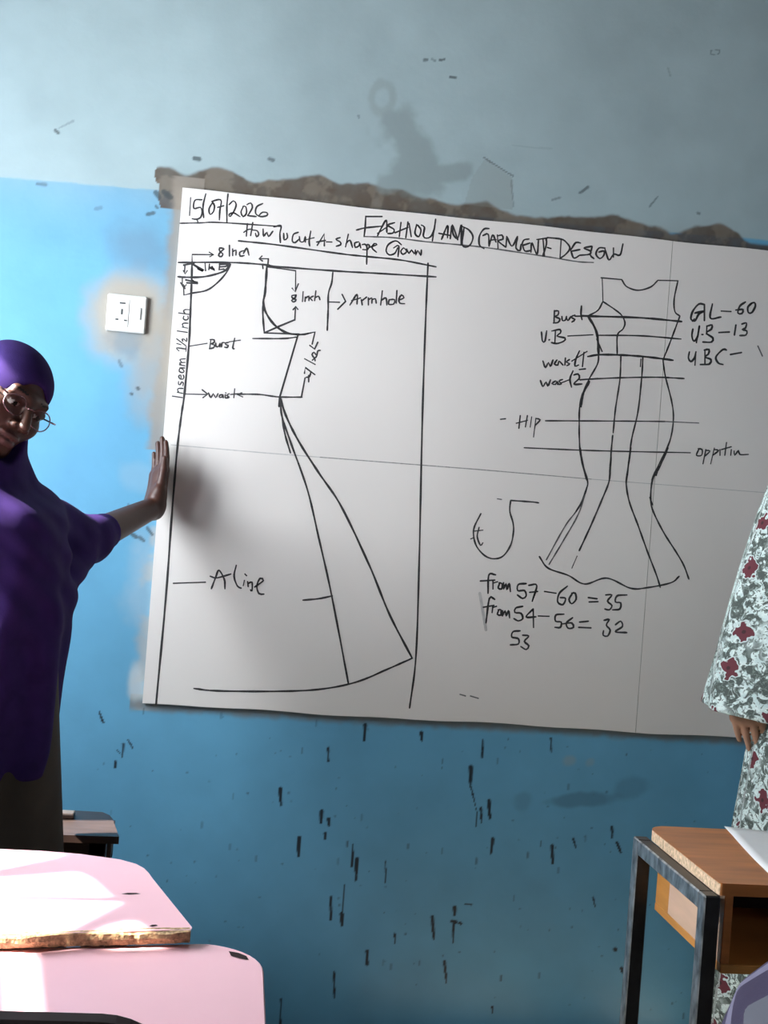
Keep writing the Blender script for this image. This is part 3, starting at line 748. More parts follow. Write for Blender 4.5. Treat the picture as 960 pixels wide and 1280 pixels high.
(4.5,1,0,[9203,9733,9401,9789,9420,9704,9338,9622,9543,9591,9524,9515,9353,9437,9212,9449]),
(4.5,1,0,[9034,8975,9110,8821,9175,8951,9233,8857,9284,9023]),
(4.5,1,0,[9384,9032,9329,8928,9419,8911,9437,9012,9545,8923]),
(4.5,1,0,[9594,9101,9595,8928]),
(4.5,1,0,[9698,9073,9627,9005,9719,8964,9647,8920]),
(4.5,1,0,[9934,9306,9861,9101,9850,8926,9936,8959]),
(4.5,1,0,[9764,9042,10125,9311]),
(4.5,1,0,[10051,9279,10040,8931]),
(4.5,1,0,[9970,8850,10120,8881]),
(4.5,1,0,[9009,8491,9083,8349,9150,8466,9208,8373,9259,8526]),
(4.5,1,0,[9387,8513,9304,8443,9394,8427,9426,8504,9468,8446]),
(4.5,1,0,[9560,8565,9475,8520,9544,8452,9443,8438]),
(4.5,1,0,[9809,8798,9748,8595,9802,8401]),
(4.5,1,0,[9529,8476,9749,8582]),
(4.5,1,0,[9842,8702,9941,8736,9986,8641,9859,8481,10061,8499]),
(4.5,1,0,[10002,8598,10456,8671])],
'length_figures':[
(5.1,1,0,[13042,10763,12898,10761,12757,10572,12721,10368,12828,10328,12918,10512,13067,10602,12813,10527]),
(5.1,1,0,[13042,10763,13073,10364]),
(5.1,1,0,[12764,10321,12811,10376]),
(5.1,1,0,[13248,10795,13224,10441,13494,10492]),
(5.1,1,0,[13496,10643,13744,10655]),
(5.1,1,0,[14103,10929,13968,10815,13929,10635,14035,10633,14053,10735,13871,10705]),
(5.1,1,0,[14275,10921,14178,10810,14202,10674,14294,10683,14373,10855,14339,10940,14250,10906]),
(5.1,1,0,[12792,10123,12780,9947,12842,9827,12924,9935,12954,10214]),
(5.1,1,0,[12954,10214,12909,9796]),
(5.1,1,0,[13149,10233,13152,10032]),
(5.1,1,0,[13149,10228,13276,10270,13271,10169,13150,10057,13328,9948,13297,9845,13077,9824]),
(5.1,1,0,[13036,10009,13062,10011]),
(5.1,1,0,[13473,10100,13745,10139]),
(5.1,1,0,[13901,10330,13881,10076]),
(5.1,1,0,[14055,10370,14171,10406,14155,10278,14079,10233,14200,10207,14181,10104,14026,10077]),
(5.1,1,0,[12747,9542,12733,9390,12804,9309,12888,9405,12915,9558]),
(5.1,1,0,[12915,9558,12915,9232]),
(5.1,1,0,[13144,9629,13172,9280]),
(5.1,1,0,[13131,9628,13247,9652,13243,9538,13158,9455,13318,9407,13288,9291,13056,9257]),
(5.1,1,0,[13703,9681,13610,9685,13443,9481,13520,9337,13640,9311]),
(5.1,1,0,[13816,9579,14099,9655])],
'stray_mark':[
(3.9,1,1,[14517,9858,14655,9618])],
'stray_dash':[
(3.9,1,0,[8084,7453,8210,7478])],
'hip_label':[
(3.9,1,0,[8571,7586,8560,7271]),
(3.9,1,0,[8749,7602,8721,7320]),
(3.9,1,0,[8487,7390,8758,7484]),
(3.9,1,0,[8858,7576,8841,7330]),
(3.9,1,0,[8967,7551,8945,7094]),
(3.9,1,0,[8967,7551,9076,7525,8959,7375])],
'lower_label':[
(3.9,1,0,[13180,7132,13132,6986,13264,6996,13268,7139,13164,7152]),
(3.9,1,0,[13364,7147,13318,6787]),
(3.9,1,0,[13365,7126,13477,7121,13354,6983]),
(3.9,1,0,[13582,7201,13517,6804]),
(3.9,1,0,[13584,7165,13697,7153,13559,7021]),
(3.9,1,0,[13732,7178,13743,7036]),
(3.9,1,0,[13888,7369,13868,7046]),
(3.9,1,0,[13769,7181,14021,7273]),
(3.9,1,0,[14027,7202,14023,7059]),
(3.9,1,0,[14104,7173,14127,7068,14214,7196,14259,7100,14481,7118])],
'hook_sketch':[
(4,1,0,[8494,5490,8491,5230,8594,4945,8623,4721,8579,4402,8417,4119,8194,4030,7961,4086,7738,4294,7638,4557,7643,4782,7778,5108]),
(4,1,0,[8494,5490,9025,5493,9199,5484]),
(4,1,0,[7759,4769,7731,4541,7827,4335,7879,4395]),
(4,1,0,[7663,4671,7855,4708]),
(4,1,0,[7576,4474,7631,4500]),
(3.5,1,1,[8160,5502,8264,5495])],
'sum_writing':[
(4.7,1,0,[8259,3639,8094,3627,8107,3177]),
(4.7,1,0,[7892,3462,8248,3509]),
(4.7,1,0,[8206,3485,8221,3292]),
(4.7,1,0,[8210,3433,8316,3471]),
(4.7,1,0,[8383,3454,8350,3322,8439,3307,8437,3436,8362,3444]),
(4.7,1,0,[8471,3460,8482,3310,8538,3443,8571,3295,8617,3449,8662,3258]),
(4.7,1,0,[9041,3479,8846,3443,8844,3292,9011,3304,9065,3178,8982,3108,8844,3184]),
(4.7,1,0,[9110,3440,9308,3454,9229,3060]),
(4.7,1,0,[9146,3270,9342,3305]),
(4.7,1,0,[9518,3317,9808,3294]),
(4.7,1,0,[10081,3486,9896,3300,9869,3082,10006,3026,10061,3182,9927,3194]),
(4.7,1,0,[10228,3323,10151,3166,10226,3063,10328,3178,10294,3328,10206,3322])],
'sum_result':[
(4.7,1,0,[10635,3243,10860,3228]),
(4.7,1,0,[10666,3136,10888,3160]),
(4.7,1,0,[11075,3338,11231,3349,11132,3190,11252,3089,11193,2976,11080,2990]),
(4.7,1,0,[11611,3375,11367,3337,11334,3182,11470,3169,11460,3016,11283,2982])],
'second_sum_writing':[
(4.7,1,0,[8284,3038,8152,3051,8111,2446]),
(4.7,1,0,[8016,2826,8274,2887]),
(4.7,1,0,[8252,2885,8244,2713]),
(4.7,1,0,[8248,2833,8341,2870]),
(4.7,1,0,[8413,2789,8378,2679,8467,2663,8457,2792,8392,2787]),
(4.7,1,0,[8502,2773,8499,2644,8568,2778,8600,2650,8655,2783,8691,2613]),
(4.7,1,0,[8997,2914,8825,2860,8812,2751,8967,2740,9021,2614,8915,2551,8802,2599]),
(4.7,1,0,[9266,2868,9105,2663,9347,2679]),
(4.7,1,0,[9266,2868,9310,2417]),
(4.7,1,0,[9411,2705,9676,2714]),
(4.7,1,0,[10047,2791,9850,2756,9853,2604,9996,2592,9984,2461,9851,2453]),
(4.7,1,0,[10275,2719,10130,2579,10185,2453,10316,2483,10263,2588,10043,2552]),
(4.7,1,0,[10461,2623,10681,2659]),
(4.7,1,0,[10449,2492,10761,2499])],
'second_sum_result':[
(4.7,1,0,[11080,2708,11212,2738,11147,2594,11255,2480,11200,2324,11086,2338,11087,2447]),
(4.7,1,0,[11379,2618,11506,2714,11561,2587,11392,2445,11685,2442])],
'figure_writing':[
(4.7,1,0,[8978,2309,8805,2276,8784,2145,8950,2113,8960,1984,8764,1950]),
(4.7,1,0,[9053,2206,9208,2194,9108,2059,9226,1958,9168,1859,9030,1924])],
'ink_smear':[
(7.9,1,2,[7903,3162,8125,2275])],
'faint_ruled_line':[
(2.3,0,2,[194,6164,2394,6156,3741,6162]),
(2.3,0,3,[3741,6162,7670,6181,10498,6173]),
(2.3,0,2,[10498,6173,15071,6196])],
'small_mark':[
(3.5,1,1,[7602,662,7744,631]),
(3.5,1,1,[7863,638,8066,591])]}

def smooth_pts(p, k=6):
    if len(p) < 3: return p
    q = [p[0]*2-p[1]] + p + [p[-1]*2-p[-2]]; out = []
    for i in range(1, len(q)-2):
        a, b, c, d = q[i-1], q[i], q[i+1], q[i+2]
        n = max(2, min(14, int((c-b).length/.004)))
        for j in range(n):
            t = j/n
            out.append(.5*((2*b)+(c-a)*t+(2*a-5*b+4*c-d)*t*t+(3*b-a-3*c+d)*t**3))
    return out + [p[-1]]
rnd = random.Random(4)
for gname, strokes in INK.items():
    m = MB(); lay = 0
    for w, sm, ink, c in strokes:
        p = [Vector((c[i]*1e-4, BZ0+.001+c[i+1]*1e-4)) for i in range(0, len(c), 2)]
        if sm: p = smooth_pts(p)
        lay += 1; y = BF-.0003-.0000015*lay; hw = w*.0005
        v = []; n = len(p)
        for i, a in enumerate(p):
            t = p[min(i+1, n-1)]-p[max(i-1, 0)]; t = t.normalized() if t.length > 0 else Vector((1, 0)); s = Vector((-t.y, t.x))
            h = hw*(1+.16*math.sin(i*.7+lay)+rnd.uniform(-.06, .06))
            if i in (0, n-1): h *= .8
            v += [(a.x+s.x*h, y, a.y+s.y*h), (a.x-s.x*h, y, a.y-s.y*h)]
        f = [(2*i, 2*i+1, 2*i+3, 2*i+2) for i in range(n-1)]
        for e, d in ((0, p[0]-p[min(1, n-1)]), (n-1, p[-1]-p[-2])):       # round nib ends
            d = d.normalized() if d.length else Vector((1, 0)); s = Vector((-d.y, d.x)); b0 = len(v)
            v += [(p[e].x + (s.x*math.cos(t)+d.x*math.sin(t))*hw*.85, y, p[e].y + (s.y*math.cos(t)+d.y*math.sin(t))*hw*.85) for t in [math.pi*k/5 for k in range(6)]]
            f.append(tuple(range(b0, b0+6)))
        m.add(v, f, ink)
    m.build(gname, [M['ink'], M['ink1'], M['ink2'], M['ink3']], board)

# ------------------------------------------------------------------ wall socket
so = empty('wall_socket', (-.109, 0, 1.678), 'small white three-pin wall socket left of the whiteboard', 'socket')
Rz = Matrix.Translation((-.109, 0, 1.678))
MB().box(-.046, .046, -.011, -.0005, -.044, .044, M=Rz, b=.003).build('cover_plate', M['plastic'], so)
sf = MB().box(-.031, .006, -.0125, -.0105, -.033, .033, M=Rz, b=.001).build('socket_face', M['plastic'], so)
MB().box(.018, .034, -.0145, -.0105, -.014, .016, M=Rz, b=.0015).build('switch_rocker', M['plastic'], so)
MB().box(-.017, -.003, -.0131, -.0122, .021, .025, M=Rz).box(-.0125, -.008, -.0131, -.0122, -.004, .009, M=Rz).box(-.024, -.017, -.0131, -.0122, -.018, -.0145, M=Rz).box(-.004, .003, -.0131, -.0122, -.019, -.0155, M=Rz).build('pin_holes', M['slot'], sf)

# ------------------------------------------------------------------ signed-distance modelling for people and cloth
def V3(*a): return np.array(a, np.float64)
def d_cap(p, a, b, r1, r2):
    a = np.asarray(a); b = np.asarray(b); ab = b-a; h = np.clip(((p-a)@ab)/max(ab@ab, 1e-9), 0, 1)
    return np.linalg.norm(p-a-h[:, None]*ab, axis=1) - (r1+(r2-r1)*h)
def d_ell(p, c, r, R=None):
    q = p-np.asarray(c)
    if R is not None: q = q@R
    r = np.asarray(r); k0 = np.linalg.norm(q/r, axis=1); k1 = np.linalg.norm(q/(r*r), axis=1)
    return k0*(k0-1)/np.maximum(k1, 1e-9)
def smin(a, b, k):
    if k <= 0: return np.minimum(a, b)
    h = np.clip(.5+.5*(b-a)/k, 0, 1); return b*(1-h)+a*h-k*h*(1-h)
def smax(a, b, k): return -smin(-a, -b, k)

def mesh_sdf(f, lo, hi, h, margin=.02):
    B = 8; lo = np.array(lo); hi = np.array(hi)
    nb = np.ceil((hi-lo)/(h*B)).astype(int); n = nb*B
    ci = np.stack(np.meshgrid(*[np.arange(k) for k in nb], indexing='ij'), -1).reshape(-1, 3)
    cd = f(lo+(ci+.5)*B*h)
    D = np.ones(tuple(n), np.float32)
    inside = cd < 0
    act = np.abs(cd) < B*h*.87*1.35+margin
    off = np.stack(np.meshgrid(*[np.arange(B)]*3, indexing='ij'), -1).reshape(-1, 3)
    for i in np.nonzero(inside & ~act)[0]:
        a = ci[i]*B; D[a[0]:a[0]+B, a[1]:a[1]+B, a[2]:a[2]+B] = -1
    ai = np.nonzero(act)[0]
    for s in range(0, len(ai), 400):
        c = ci[ai[s:s+400]]
        g = (c[:, None, :]*B+off[None]).reshape(-1, 3)
        D[g[:, 0], g[:, 1], g[:, 2]] = f(lo+g*h)
    S = D < 0
    C = np.zeros(tuple(n-1), np.int8)
    for a in (0, 1):
        for b in (0, 1):
            for c in (0, 1): C += S[a:n[0]-1+a, b:n[1]-1+b, c:n[2]-1+c]
    cells = np.argwhere((C > 0) & (C < 8)); vid = -np.ones(tuple(n-1), np.int32); vid[tuple(cells.T)] = np.arange(len(cells))
    acc = np.zeros((len(cells), 3)); cnt = np.zeros(len(cells))
    cor = np.array([(a, b, c) for a in (0, 1) for b in (0, 1) for c in (0, 1)])
    for i in range(8):
        for j in range(i+1, 8):
            if np.abs(cor[i]-cor[j]).sum() != 1: continue
            p, q = cells+cor[i], cells+cor[j]; da = D[tuple(p.T)]; db = D[tuple(q.T)]; x = (da < 0) != (db < 0)
            t = np.where(x, da/np.where(x, da-db, 1), 0)
            acc += np.where(x[:, None], cor[i]+(cor[j]-cor[i])*t[:, None], 0); cnt += x
    V = lo+(cells+acc/cnt[:, None])*h
    F = []
    for ax in range(3):
        sl0 = [slice(None)]*3; sl1 = [slice(None)]*3; sl0[ax] = slice(0, -1); sl1[ax] = slice(1, None)
        ch = S[tuple(sl0)] != S[tuple(sl1)]; e = np.argwhere(ch)
        u, w = [(1, 2), (2, 0), (0, 1)][ax]
        e = e[(e[:, u] > 0) & (e[:, w] > 0) & (e[:, u] < n[u]-1) & (e[:, w] < n[w]-1)]
        def at(du, dw):
            q = e.copy(); q[:, u] += du; q[:, w] += dw; return vid[tuple(q.T)]
        quad = np.stack([at(-1, -1), at(0, -1), at(0, 0), at(-1, 0)], 1)
        flip = ~S[tuple(e.T)]; quad[flip] = quad[flip][:, ::-1]; F.append(quad)
    F = np.concatenate(F); F = F[(F >= 0).all(1)]
    return V, F

def sdf_obj(name, f, lo, hi, h, mats, parent, pick=None, uv=None, smooth_it=0, margin=.02):
    V, F = mesh_sdf(f, lo, hi, h, margin)
    for _ in range(smooth_it):
        s = np.zeros_like(V); c = np.zeros(len(V))
        for a in range(4):
            np.add.at(s, F[:, a], V[F[:, (a+1) % 4]]); np.add.at(c, F[:, a], 1)
        V = .5*V+.5*s/np.maximum(c, 1)[:, None]
    o = raw_mesh(name, V, F, mats, parent, True)
    if pick is not None:
        cen = V[F].mean(1); o.data.polygons.foreach_set('material_index', pick(cen).astype(np.int32))
    if uv is not None:
        l = o.data.uv_layers.new(name='UVMap'); UV = uv(V)
        li = np.zeros(len(o.data.loops), np.int32); o.data.loops.foreach_get('vertex_index', li)
        l.data.foreach_set('uv', UV[li].astype(np.float32).ravel())
    return o

def unit(v): v = np.asarray(v, float); return v/np.linalg.norm(v)

def head_frame(yaw, pitch, roll):
    """columns forward, left side, up; yaw 0 looks along -Y, positive turns towards +X"""
    y, p = math.radians(yaw), math.radians(pitch)
    Fw = V3(math.sin(y)*math.cos(p), -math.cos(y)*math.cos(p), -math.sin(p))
    U = V3(math.sin(y)*math.sin(p), -math.cos(y)*math.sin(p), math.cos(p)); S = np.cross(U, Fw)
    r = math.radians(roll); U2 = U*math.cos(r)+S*math.sin(r); S2 = S*math.cos(r)-U*math.sin(r)
    return np.stack([Fw, S2, U2], 1)

def head_sdf(p, c, R, s=1.0):
    q = ((p-c)@R)/s                         # local f, s, u
    d = d_ell(q, (-.012, 0, .026), (.092, .072, .080))
    d = smin(d, d_ell(q, (.026, 0, -.040), (.060, .056, .076)), .03)
    d = smin(d, d_ell(q, (.062, 0, -.096), (.024, .026, .020)), .028)
    a = np.abs(q[:, 1]); m = np.stack([q[:, 0], a, q[:, 2]], 1)
    d = smin(d, d_ell(m, (.056, .040, -.030), (.022, .022, .022)), .022)
    d = smin(d, d_cap(m, (.084, 0, .016), (.074, .038, .020), .009, .008), .014)
    d = smax(d, -d_ell(m, (.096, .031, -.002), (.018, .018, .012)), .012)
    eye = d_ell(m, (.0735, .031, -.003), (.0122, .0125, .0122)); d = smin(d, eye, .002)
    d = smin(d, d_cap(m, (.0735, .018, .004), (.0725, .044, .003), .0085, .0075), .006)     # upper lids
    d = smin(d, d_cap(q, (.084, 0, .008), (.108, 0, -.034), .0065, .0105), .012)
    d = smin(d, d_ell(m, (.094, .0145, -.040), (.0105, .0085, .0075)), .007)
    d = smax(d, -d_ell(m, (.100, .008, -.0475), (.006, .0035, .004)), .003)
    d = smin(d, d_ell(q, (.082, 0, -.0625), (.0125, .025, .0065)), .006)
    d = smin(d, d_ell(q, (.0805, 0, -.0765), (.0125, .021, .0078)), .006)
    d = smax(d, -d_ell(q, (.093, 0, -.069), (.008, .020, .0016)), .003)
    d = smin(d, d_ell(m, (-.010, .064, -.012), (.015, .007, .026)), .008)
    return d*s

def head_pick(cen, c, R, s, base, i_lip, i_eye, i_iris, i_brow, out):
    q = ((cen-c)@R)/s; m = np.stack([q[:, 0], np.abs(q[:, 1]), q[:, 2]], 1)
    lip = (d_ell(q, (.084, 0, -.0625), (.0145, .0245, .0068)) < .0008) | (d_ell(q, (.0825, 0, -.0765), (.0145, .0205, .0082)) < .0008)
    out[lip] = i_lip
    e = np.linalg.norm(m-V3(.0735, .031, -.003), axis=1)
    ey = (e < .0133) & (q[:, 0] > .076) & (q[:, 2] < -.0025) & (q[:, 2] > -.0105); out[ey] = i_eye
    ir = ey & (np.hypot(m[:, 1]-.031, m[:, 2]+.007) < .0056); out[ir] = i_iris
    out[(d_cap(m, (.092, .017, .021), (.079, .047, .024), .0032, .0018) < .0004) & (q[:, 0] > .06)] = i_brow

def hand_sdf(p, W, D, T, spread=0.0, curl=0.0, s=1.0, thumb_in=0.0):
    """left or right hand: wrist W, finger direction D, thumb side T; palm normal chosen by the caller through curl's sign"""
    D = unit(D); T = unit(T - D*np.dot(D, T)); Nn = np.cross(D, T)*(1 if curl >= 0 else -1); c = abs(curl)
    Pt = lambda t, d, n: W+(T*t+D*d+Nn*n)*s
    d = d_cap(p, Pt(0, -.01, 0), Pt(0, .02, 0), .021*s, .023*s)
    kn = []
    for t, dd, ln, r in ((.029, .088, .068, .0088), (.0095, .092, .076, .0090), (-.0105, .089, .070, .0086), (-.028, .082, .054, .0078)):
        k = Pt(t, dd, 0); kn.append((k, t, ln, r))
        d = smin(d, d_cap(p, Pt(t*.55, .012, 0), k, .0145*s, .0115*s), .016*s)
    d = smin(d, d_cap(p, Pt(.022, .028, .008), Pt(.006, .075, .004), .016*s, .012*s), .016*s)   # thenar
    fing = np.full(len(p), 9.0)
    for k, t, ln, r in kn:
        dirv = unit(D + T*(t*spread)); a0 = k; ang = c*.55
        for sg, fr in enumerate((.46, .30, .24)):
            b0 = a0+(dirv*math.cos(ang)+Nn*math.sin(ang))*ln*fr*s
            fing = np.minimum(fing, d_cap(p, a0, b0, r*s*(1-.10*sg), r*s*(.92-.11*sg)))
            a0 = b0; ang += c*(.9, .7, 0)[sg]
    d = smin(d, fing, .004*s)
    th = [Pt(.022, .022, .006), Pt(.045, .052, .014-thumb_in), Pt(.052, .084, .016-thumb_in), Pt(.050, .110, .017-thumb_in)]
    for i in range(3): d = smin(d, d_cap(p, th[i], th[i+1], (.0145, .0105, .0095)[i]*s, (.0105, .0095, .0075)[i]*s), (.012, .005, .004)[i]*s)
    return d

def theta_of(p, cx, cy): return np.arctan2(p[:, 1]-cy, p[:, 0]-cx)

# ------------------------------------------------------------------ woman in purple, hand on the board
P1 = V3(-.30, -.66, 0)
HC = V3(*(-0.2433, -0.6635, 1.4086)); HR = head_frame(44, 16, 23); HS = .925
LSH, LEL, LWR = V3(-.205, -.55, 1.188), V3(-.115, -.335, 1.152), V3(-0.0043, -0.0720, 1.2260)
RSH, REL, RWR = V3(-.42, -.76, 1.19), V3(-.52, -.80, .97), V3(-.47, -.93, .80)
NB = V3(-.30, -.645, 1.225)
HD = unit(V3(0.0046, -0.0400, 1.3946)-LWR); HT = V3(.50, -.866, 0)
def body1(p):
    d = head_sdf(p, HC, HR, HS)
    d = smin(d, d_cap(p, HC+HR@V3(-.02, 0, -.07), NB, .050, .056), .03)
    d = smin(d, d_cap(p, LSH, RSH, .050, .050), .04)
    d = smin(d, d_cap(p, (P1[0], P1[1], 1.14), (P1[0], P1[1], .98), .118, .105), .06)
    d = smin(d, d_cap(p, (P1[0], P1[1], .95), (P1[0], P1[1], .82), .115, .135), .06)
    for sx in (-1, 1):
        hp = V3(P1[0]+sx*.085, P1[1]-sx*.02, .80); kn = hp+V3(sx*.01, -.02, -.36); an = kn+V3(0, .03, -.37)
        d = smin(d, d_cap(p, hp, kn, .088, .058), .04); d = smin(d, d_cap(p, kn, an, .056, .036), .02)
        d = smin(d, d_cap(p, an+V3(0, .02, -.035), an+V3(.02*sx, -.14, -.045), .032, .024), .02)
    for sh, el, wr in ((LSH, LEL, LWR), (RSH, REL, RWR)):
        d = smin(d, d_cap(p, sh, el, .044, .038), .02); d = smin(d, d_cap(p, el, wr, .038, .0245), .015)
    d = smin(d, hand_sdf(p, LWR, HD, HT, spread=.5, curl=-.12, s=.97, thumb_in=0), .012)
    d = smin(d, hand_sdf(p, RWR, (.2, -.6, -.7), (.9, .3, 0), curl=.5, s=.95), .012)
    return d
def pick1(cen):
    out = np.zeros(len(cen), int); head_pick(cen, HC, HR, HS, 0, 1, 2, 3, 4, out)
    out[cen[:, 2] < .06] = 5
    return out
person = empty('person', (P1[0], P1[1], 0), 'woman in long purple headscarf and glasses, reaching out to press a hand on the whiteboard', 'person')
sdf_obj('body', body1, (-.72, -1.12, -.005), (.10, .0, 1.60), .0033, [M['skin'], M['lip'], M['eye'], M['iris'], M['brow'], M['shoe']], person, pick1)

def khimar1(p):
    q = ((p-HC)@HR)/HS
    d = d_ell(q, (-.014, 0, .025), (.099, .0775, .087))
    d = smin(d, d_ell(q, (.006, 0, -.050), (.064, .066, .082)), .03)*HS
    # folds across the crown
    d = d + .0016*np.sin(60*q[:, 2]+30*q[:, 0])*(q[:, 2] > .0)
    d = smin(d, d_cap(p, HC+HR@V3(-.015, 0, -.085), NB+V3(.01, -.02, -.015), .068, .085), .04)
    d = smin(d, d_cap(p, HC+HR@V3(.0, 0, -.085), LSH+V3(-.02, -.01, .0), .066, .062), .03)
    d = smin(d, d_cap(p, HC+HR@V3(.0, 0, -.085), RSH, .066, .064), .03)
    d = smin(d, d_cap(p, HC+HR@V3(.02, 0, -.10), NB+V3(.02, -.07, -.10), .058, .085), .04)
    d = smin(d, d_cap(p, NB+V3(0, 0, -.03), LSH+V3(-.01, -.005, -.004), .072, .056), .03)
    d = smin(d, d_cap(p, NB+V3(0, 0, -.03), RSH, .072, .060), .04)
    d = smin(d, d_cap(p, LSH, LEL, .056, .047), .03)
    sl = LEL+(LWR-LEL)*.20
    d = smin(d, d_cap(p, LEL, sl, .050, .040), .02)
    d = smin(d, d_cap(p, RSH, REL, .075, .075), .05)
    # hanging drape: flattened cone that widens to the hem
    z = p[:, 2]; t = np.clip((1.24-z)/.54, 0, 1.2)
    th = theta_of(p, P1[0], P1[1])
    rx = np.interp(t, [0, .2, .45, .9, 1.2], [.165, .196, .202, .186, .18]); ry = .150+.040*t
    fold = 1+.06*t*np.sin(10*th+1.5*np.sin(5*z))+.03*np.sin(5*th+1+4*z)
    k = np.hypot((p[:, 0]-P1[0])/(rx*fold), (p[:, 1]-P1[1])/(ry*fold))
    dr = (k-1)*np.minimum(rx, ry)*.8
    dr = smax(dr, z-1.215, .045)
    d = smin(d, dr, .06)
    d = smin(d, d_cap(p, LEL+V3(-.02, -.08, -.04), V3(-.14, -.57, 1.05), .042, .03), .045)
    u1 = p[:, 0]*.75+z*.65; w1 = p[:, 0]*.6-z*.8
    d = d + (.0035*np.sin(48*u1+9*np.sin(7*w1)) + .002*np.sin(95*u1+30*p[:, 1]+5*np.sin(11*z)))*sstep(1.31, 1.20, z)*sstep(-.06, -.14, p[:, 0])
    # hem, lower at the side next to the wall
    hem = .735+.12*sstep(-.26, -.42, p[:, 0])
    d = smax(d, hem-z, .006)
    # face opening
    fo = smax(smax(d_ell(q, (.13, 0, -.034), (.125, .0565, .090)), -(q[:, 2]+.112), .01), q[:, 0]-.125, .005)*HS
    d = smax(d, -fo, .004)
    # sleeve mouth
    ax = unit(LWR-LEL); d = smax(d, (p-sl)@ax-.012, .004)
    d = smax(d, -(d_cap(p, sl-ax*.02, sl+ax*.1, .030, .030)), .003)
    return d
sdf_obj('headscarf', khimar1, (-.72, -1.05, .70), (.02, -.12, 1.62), .004, M['purple'], person, smooth_it=1)
def skirt1(p):
    z = p[:, 2]; t = np.clip((.95-z)/.93, 0, 1.1); th = theta_of(p, P1[0], P1[1])
    f = 1+.05*t*np.sin(11*th+2*np.sin(4*z))+.02*np.sin(6*th+2)
    rx = (.182+.085*t)*f; ry = (.145+.075*t)*f
    d = (np.hypot((p[:, 0]-P1[0])/rx, (p[:, 1]-P1[1])/ry)-1)*np.minimum(rx, ry)*.85
    return smax(smax(d, z-.95, .03), .03-z, .005)
sdf_obj('skirt', skirt1, (-.62, -.95, 0), (.02, -.35, 1.0), .007, M['skirt'], person, smooth_it=1)
# glasses
HP = lambda f, s, u: Vector(tuple(HC+HR@(V3(f, s, u)*HS)))
gm = MB()
for sg in (-1, 1):
    pts = [HP(.098-.010*abs(math.cos(a)), sg*.033+.026*math.cos(a), -.008+.019*math.sin(a)*(1 if math.sin(a) > 0 else 1.0)) for a in [2*math.pi*k/24 for k in range(25)]]
    gm.tube(pts, .0013, 6)
    gm.tube([HP(.090, sg*.059, .002), HP(.082, sg*.074, .004), HP(.04, sg*.077, .004), HP(-.005, sg*.076, .0)], .0017, 6)
gm.tube([HP(.094, -.008, -.002), HP(.101, 0, .001), HP(.094, .008, -.002)], .0014, 6)
gl_o = gm.build('glasses', M['rim'], person, True)
for sg in (-1, 1):
    v = [HP(.0965-.008*abs(math.cos(a)), sg*.033+.025*math.cos(a), -.008+.018*math.sin(a)) for a in [2*math.pi*k/24 for k in range(24)]]
    ln = MB().add(v, [tuple(range(24))]).build('lens', M['lens'], gl_o)

# ------------------------------------------------------------------ woman in floral dress on the right
P2 = V3(1.535, -.46, 0)
H2C = V3(1.545, -.50, 1.555); H2R = head_frame(-20, 8, 0)
R2S, R2E, R2W = V3(1.375, -.46, 1.33), V3(1.305, -.43, 1.10), V3(1.279, -.455, .958)
L2S, L2E, L2W = V3(1.69, -.45, 1.33), V3(1.76, -.42, 1.07), V3(1.75, -.47, .88)
N2 = V3(1.54, -.46, 1.39)
def body2(p):
    d = head_sdf(p, H2C, H2R, .95)
    d = smin(d, d_cap(p, H2C+V3(0, .02, -.07), N2, .050, .055), .03)
    d = smin(d, d_cap(p, L2S, R2S, .06, .06), .06)
    d = smin(d, d_cap(p, (P2[0], P2[1], 1.22), (P2[0], P2[1], 1.0), .118, .105), .06)
    d = smin(d, d_cap(p, (P2[0], P2[1], .97), (P2[0], P2[1], .84), .115, .14), .06)
    for sx in (-1, 1):
        hp = V3(P2[0]+sx*.085, P2[1], .82); kn = hp+V3(sx*.01, -.01, -.37); an = kn+V3(0, .03, -.38)
        d = smin(d, d_cap(p, hp, kn, .088, .058), .04); d = smin(d, d_cap(p, kn, an, .056, .036), .02)
        d = smin(d, d_cap(p, an+V3(0, .02, -.035), an+V3(.02*sx, -.14, -.045), .032, .024), .02)
    for sh, el, wr in ((L2S, L2E, L2W), (R2S, R2E, R2W)):
        d = smin(d, d_cap(p, sh, el, .048, .040), .03); d = smin(d, d_cap(p, el, wr, .037, .0245), .015)
    d = smin(d, hand_sdf(p, R2W, (.24, -.05, -1), (.86, -.5, 0), curl=-.2, s=.98), .012)
    d = smin(d, hand_sdf(p, L2W, (0, -.1, -1), (-.6, -.8, 0), curl=.42, s=.95), .012)
    return d
def pick2(cen):
    out = np.zeros(len(cen), int); head_pick(cen, H2C, H2R, .95, 0, 1, 2, 3, 4, out); out[cen[:, 2] < .06] = 5
    return out
person2 = empty('person', (P2[0], P2[1], 0), 'person in pale floral cape and dress with one hand hanging below the hem', 'person')
sdf_obj('body', body2, (1.17, -.80, -.005), (1.90, -.22, 1.72), .0038, [M['skin2'], M['lip'], M['eye'], M['iris'], M['brow'], M['shoe']], person2, pick2)
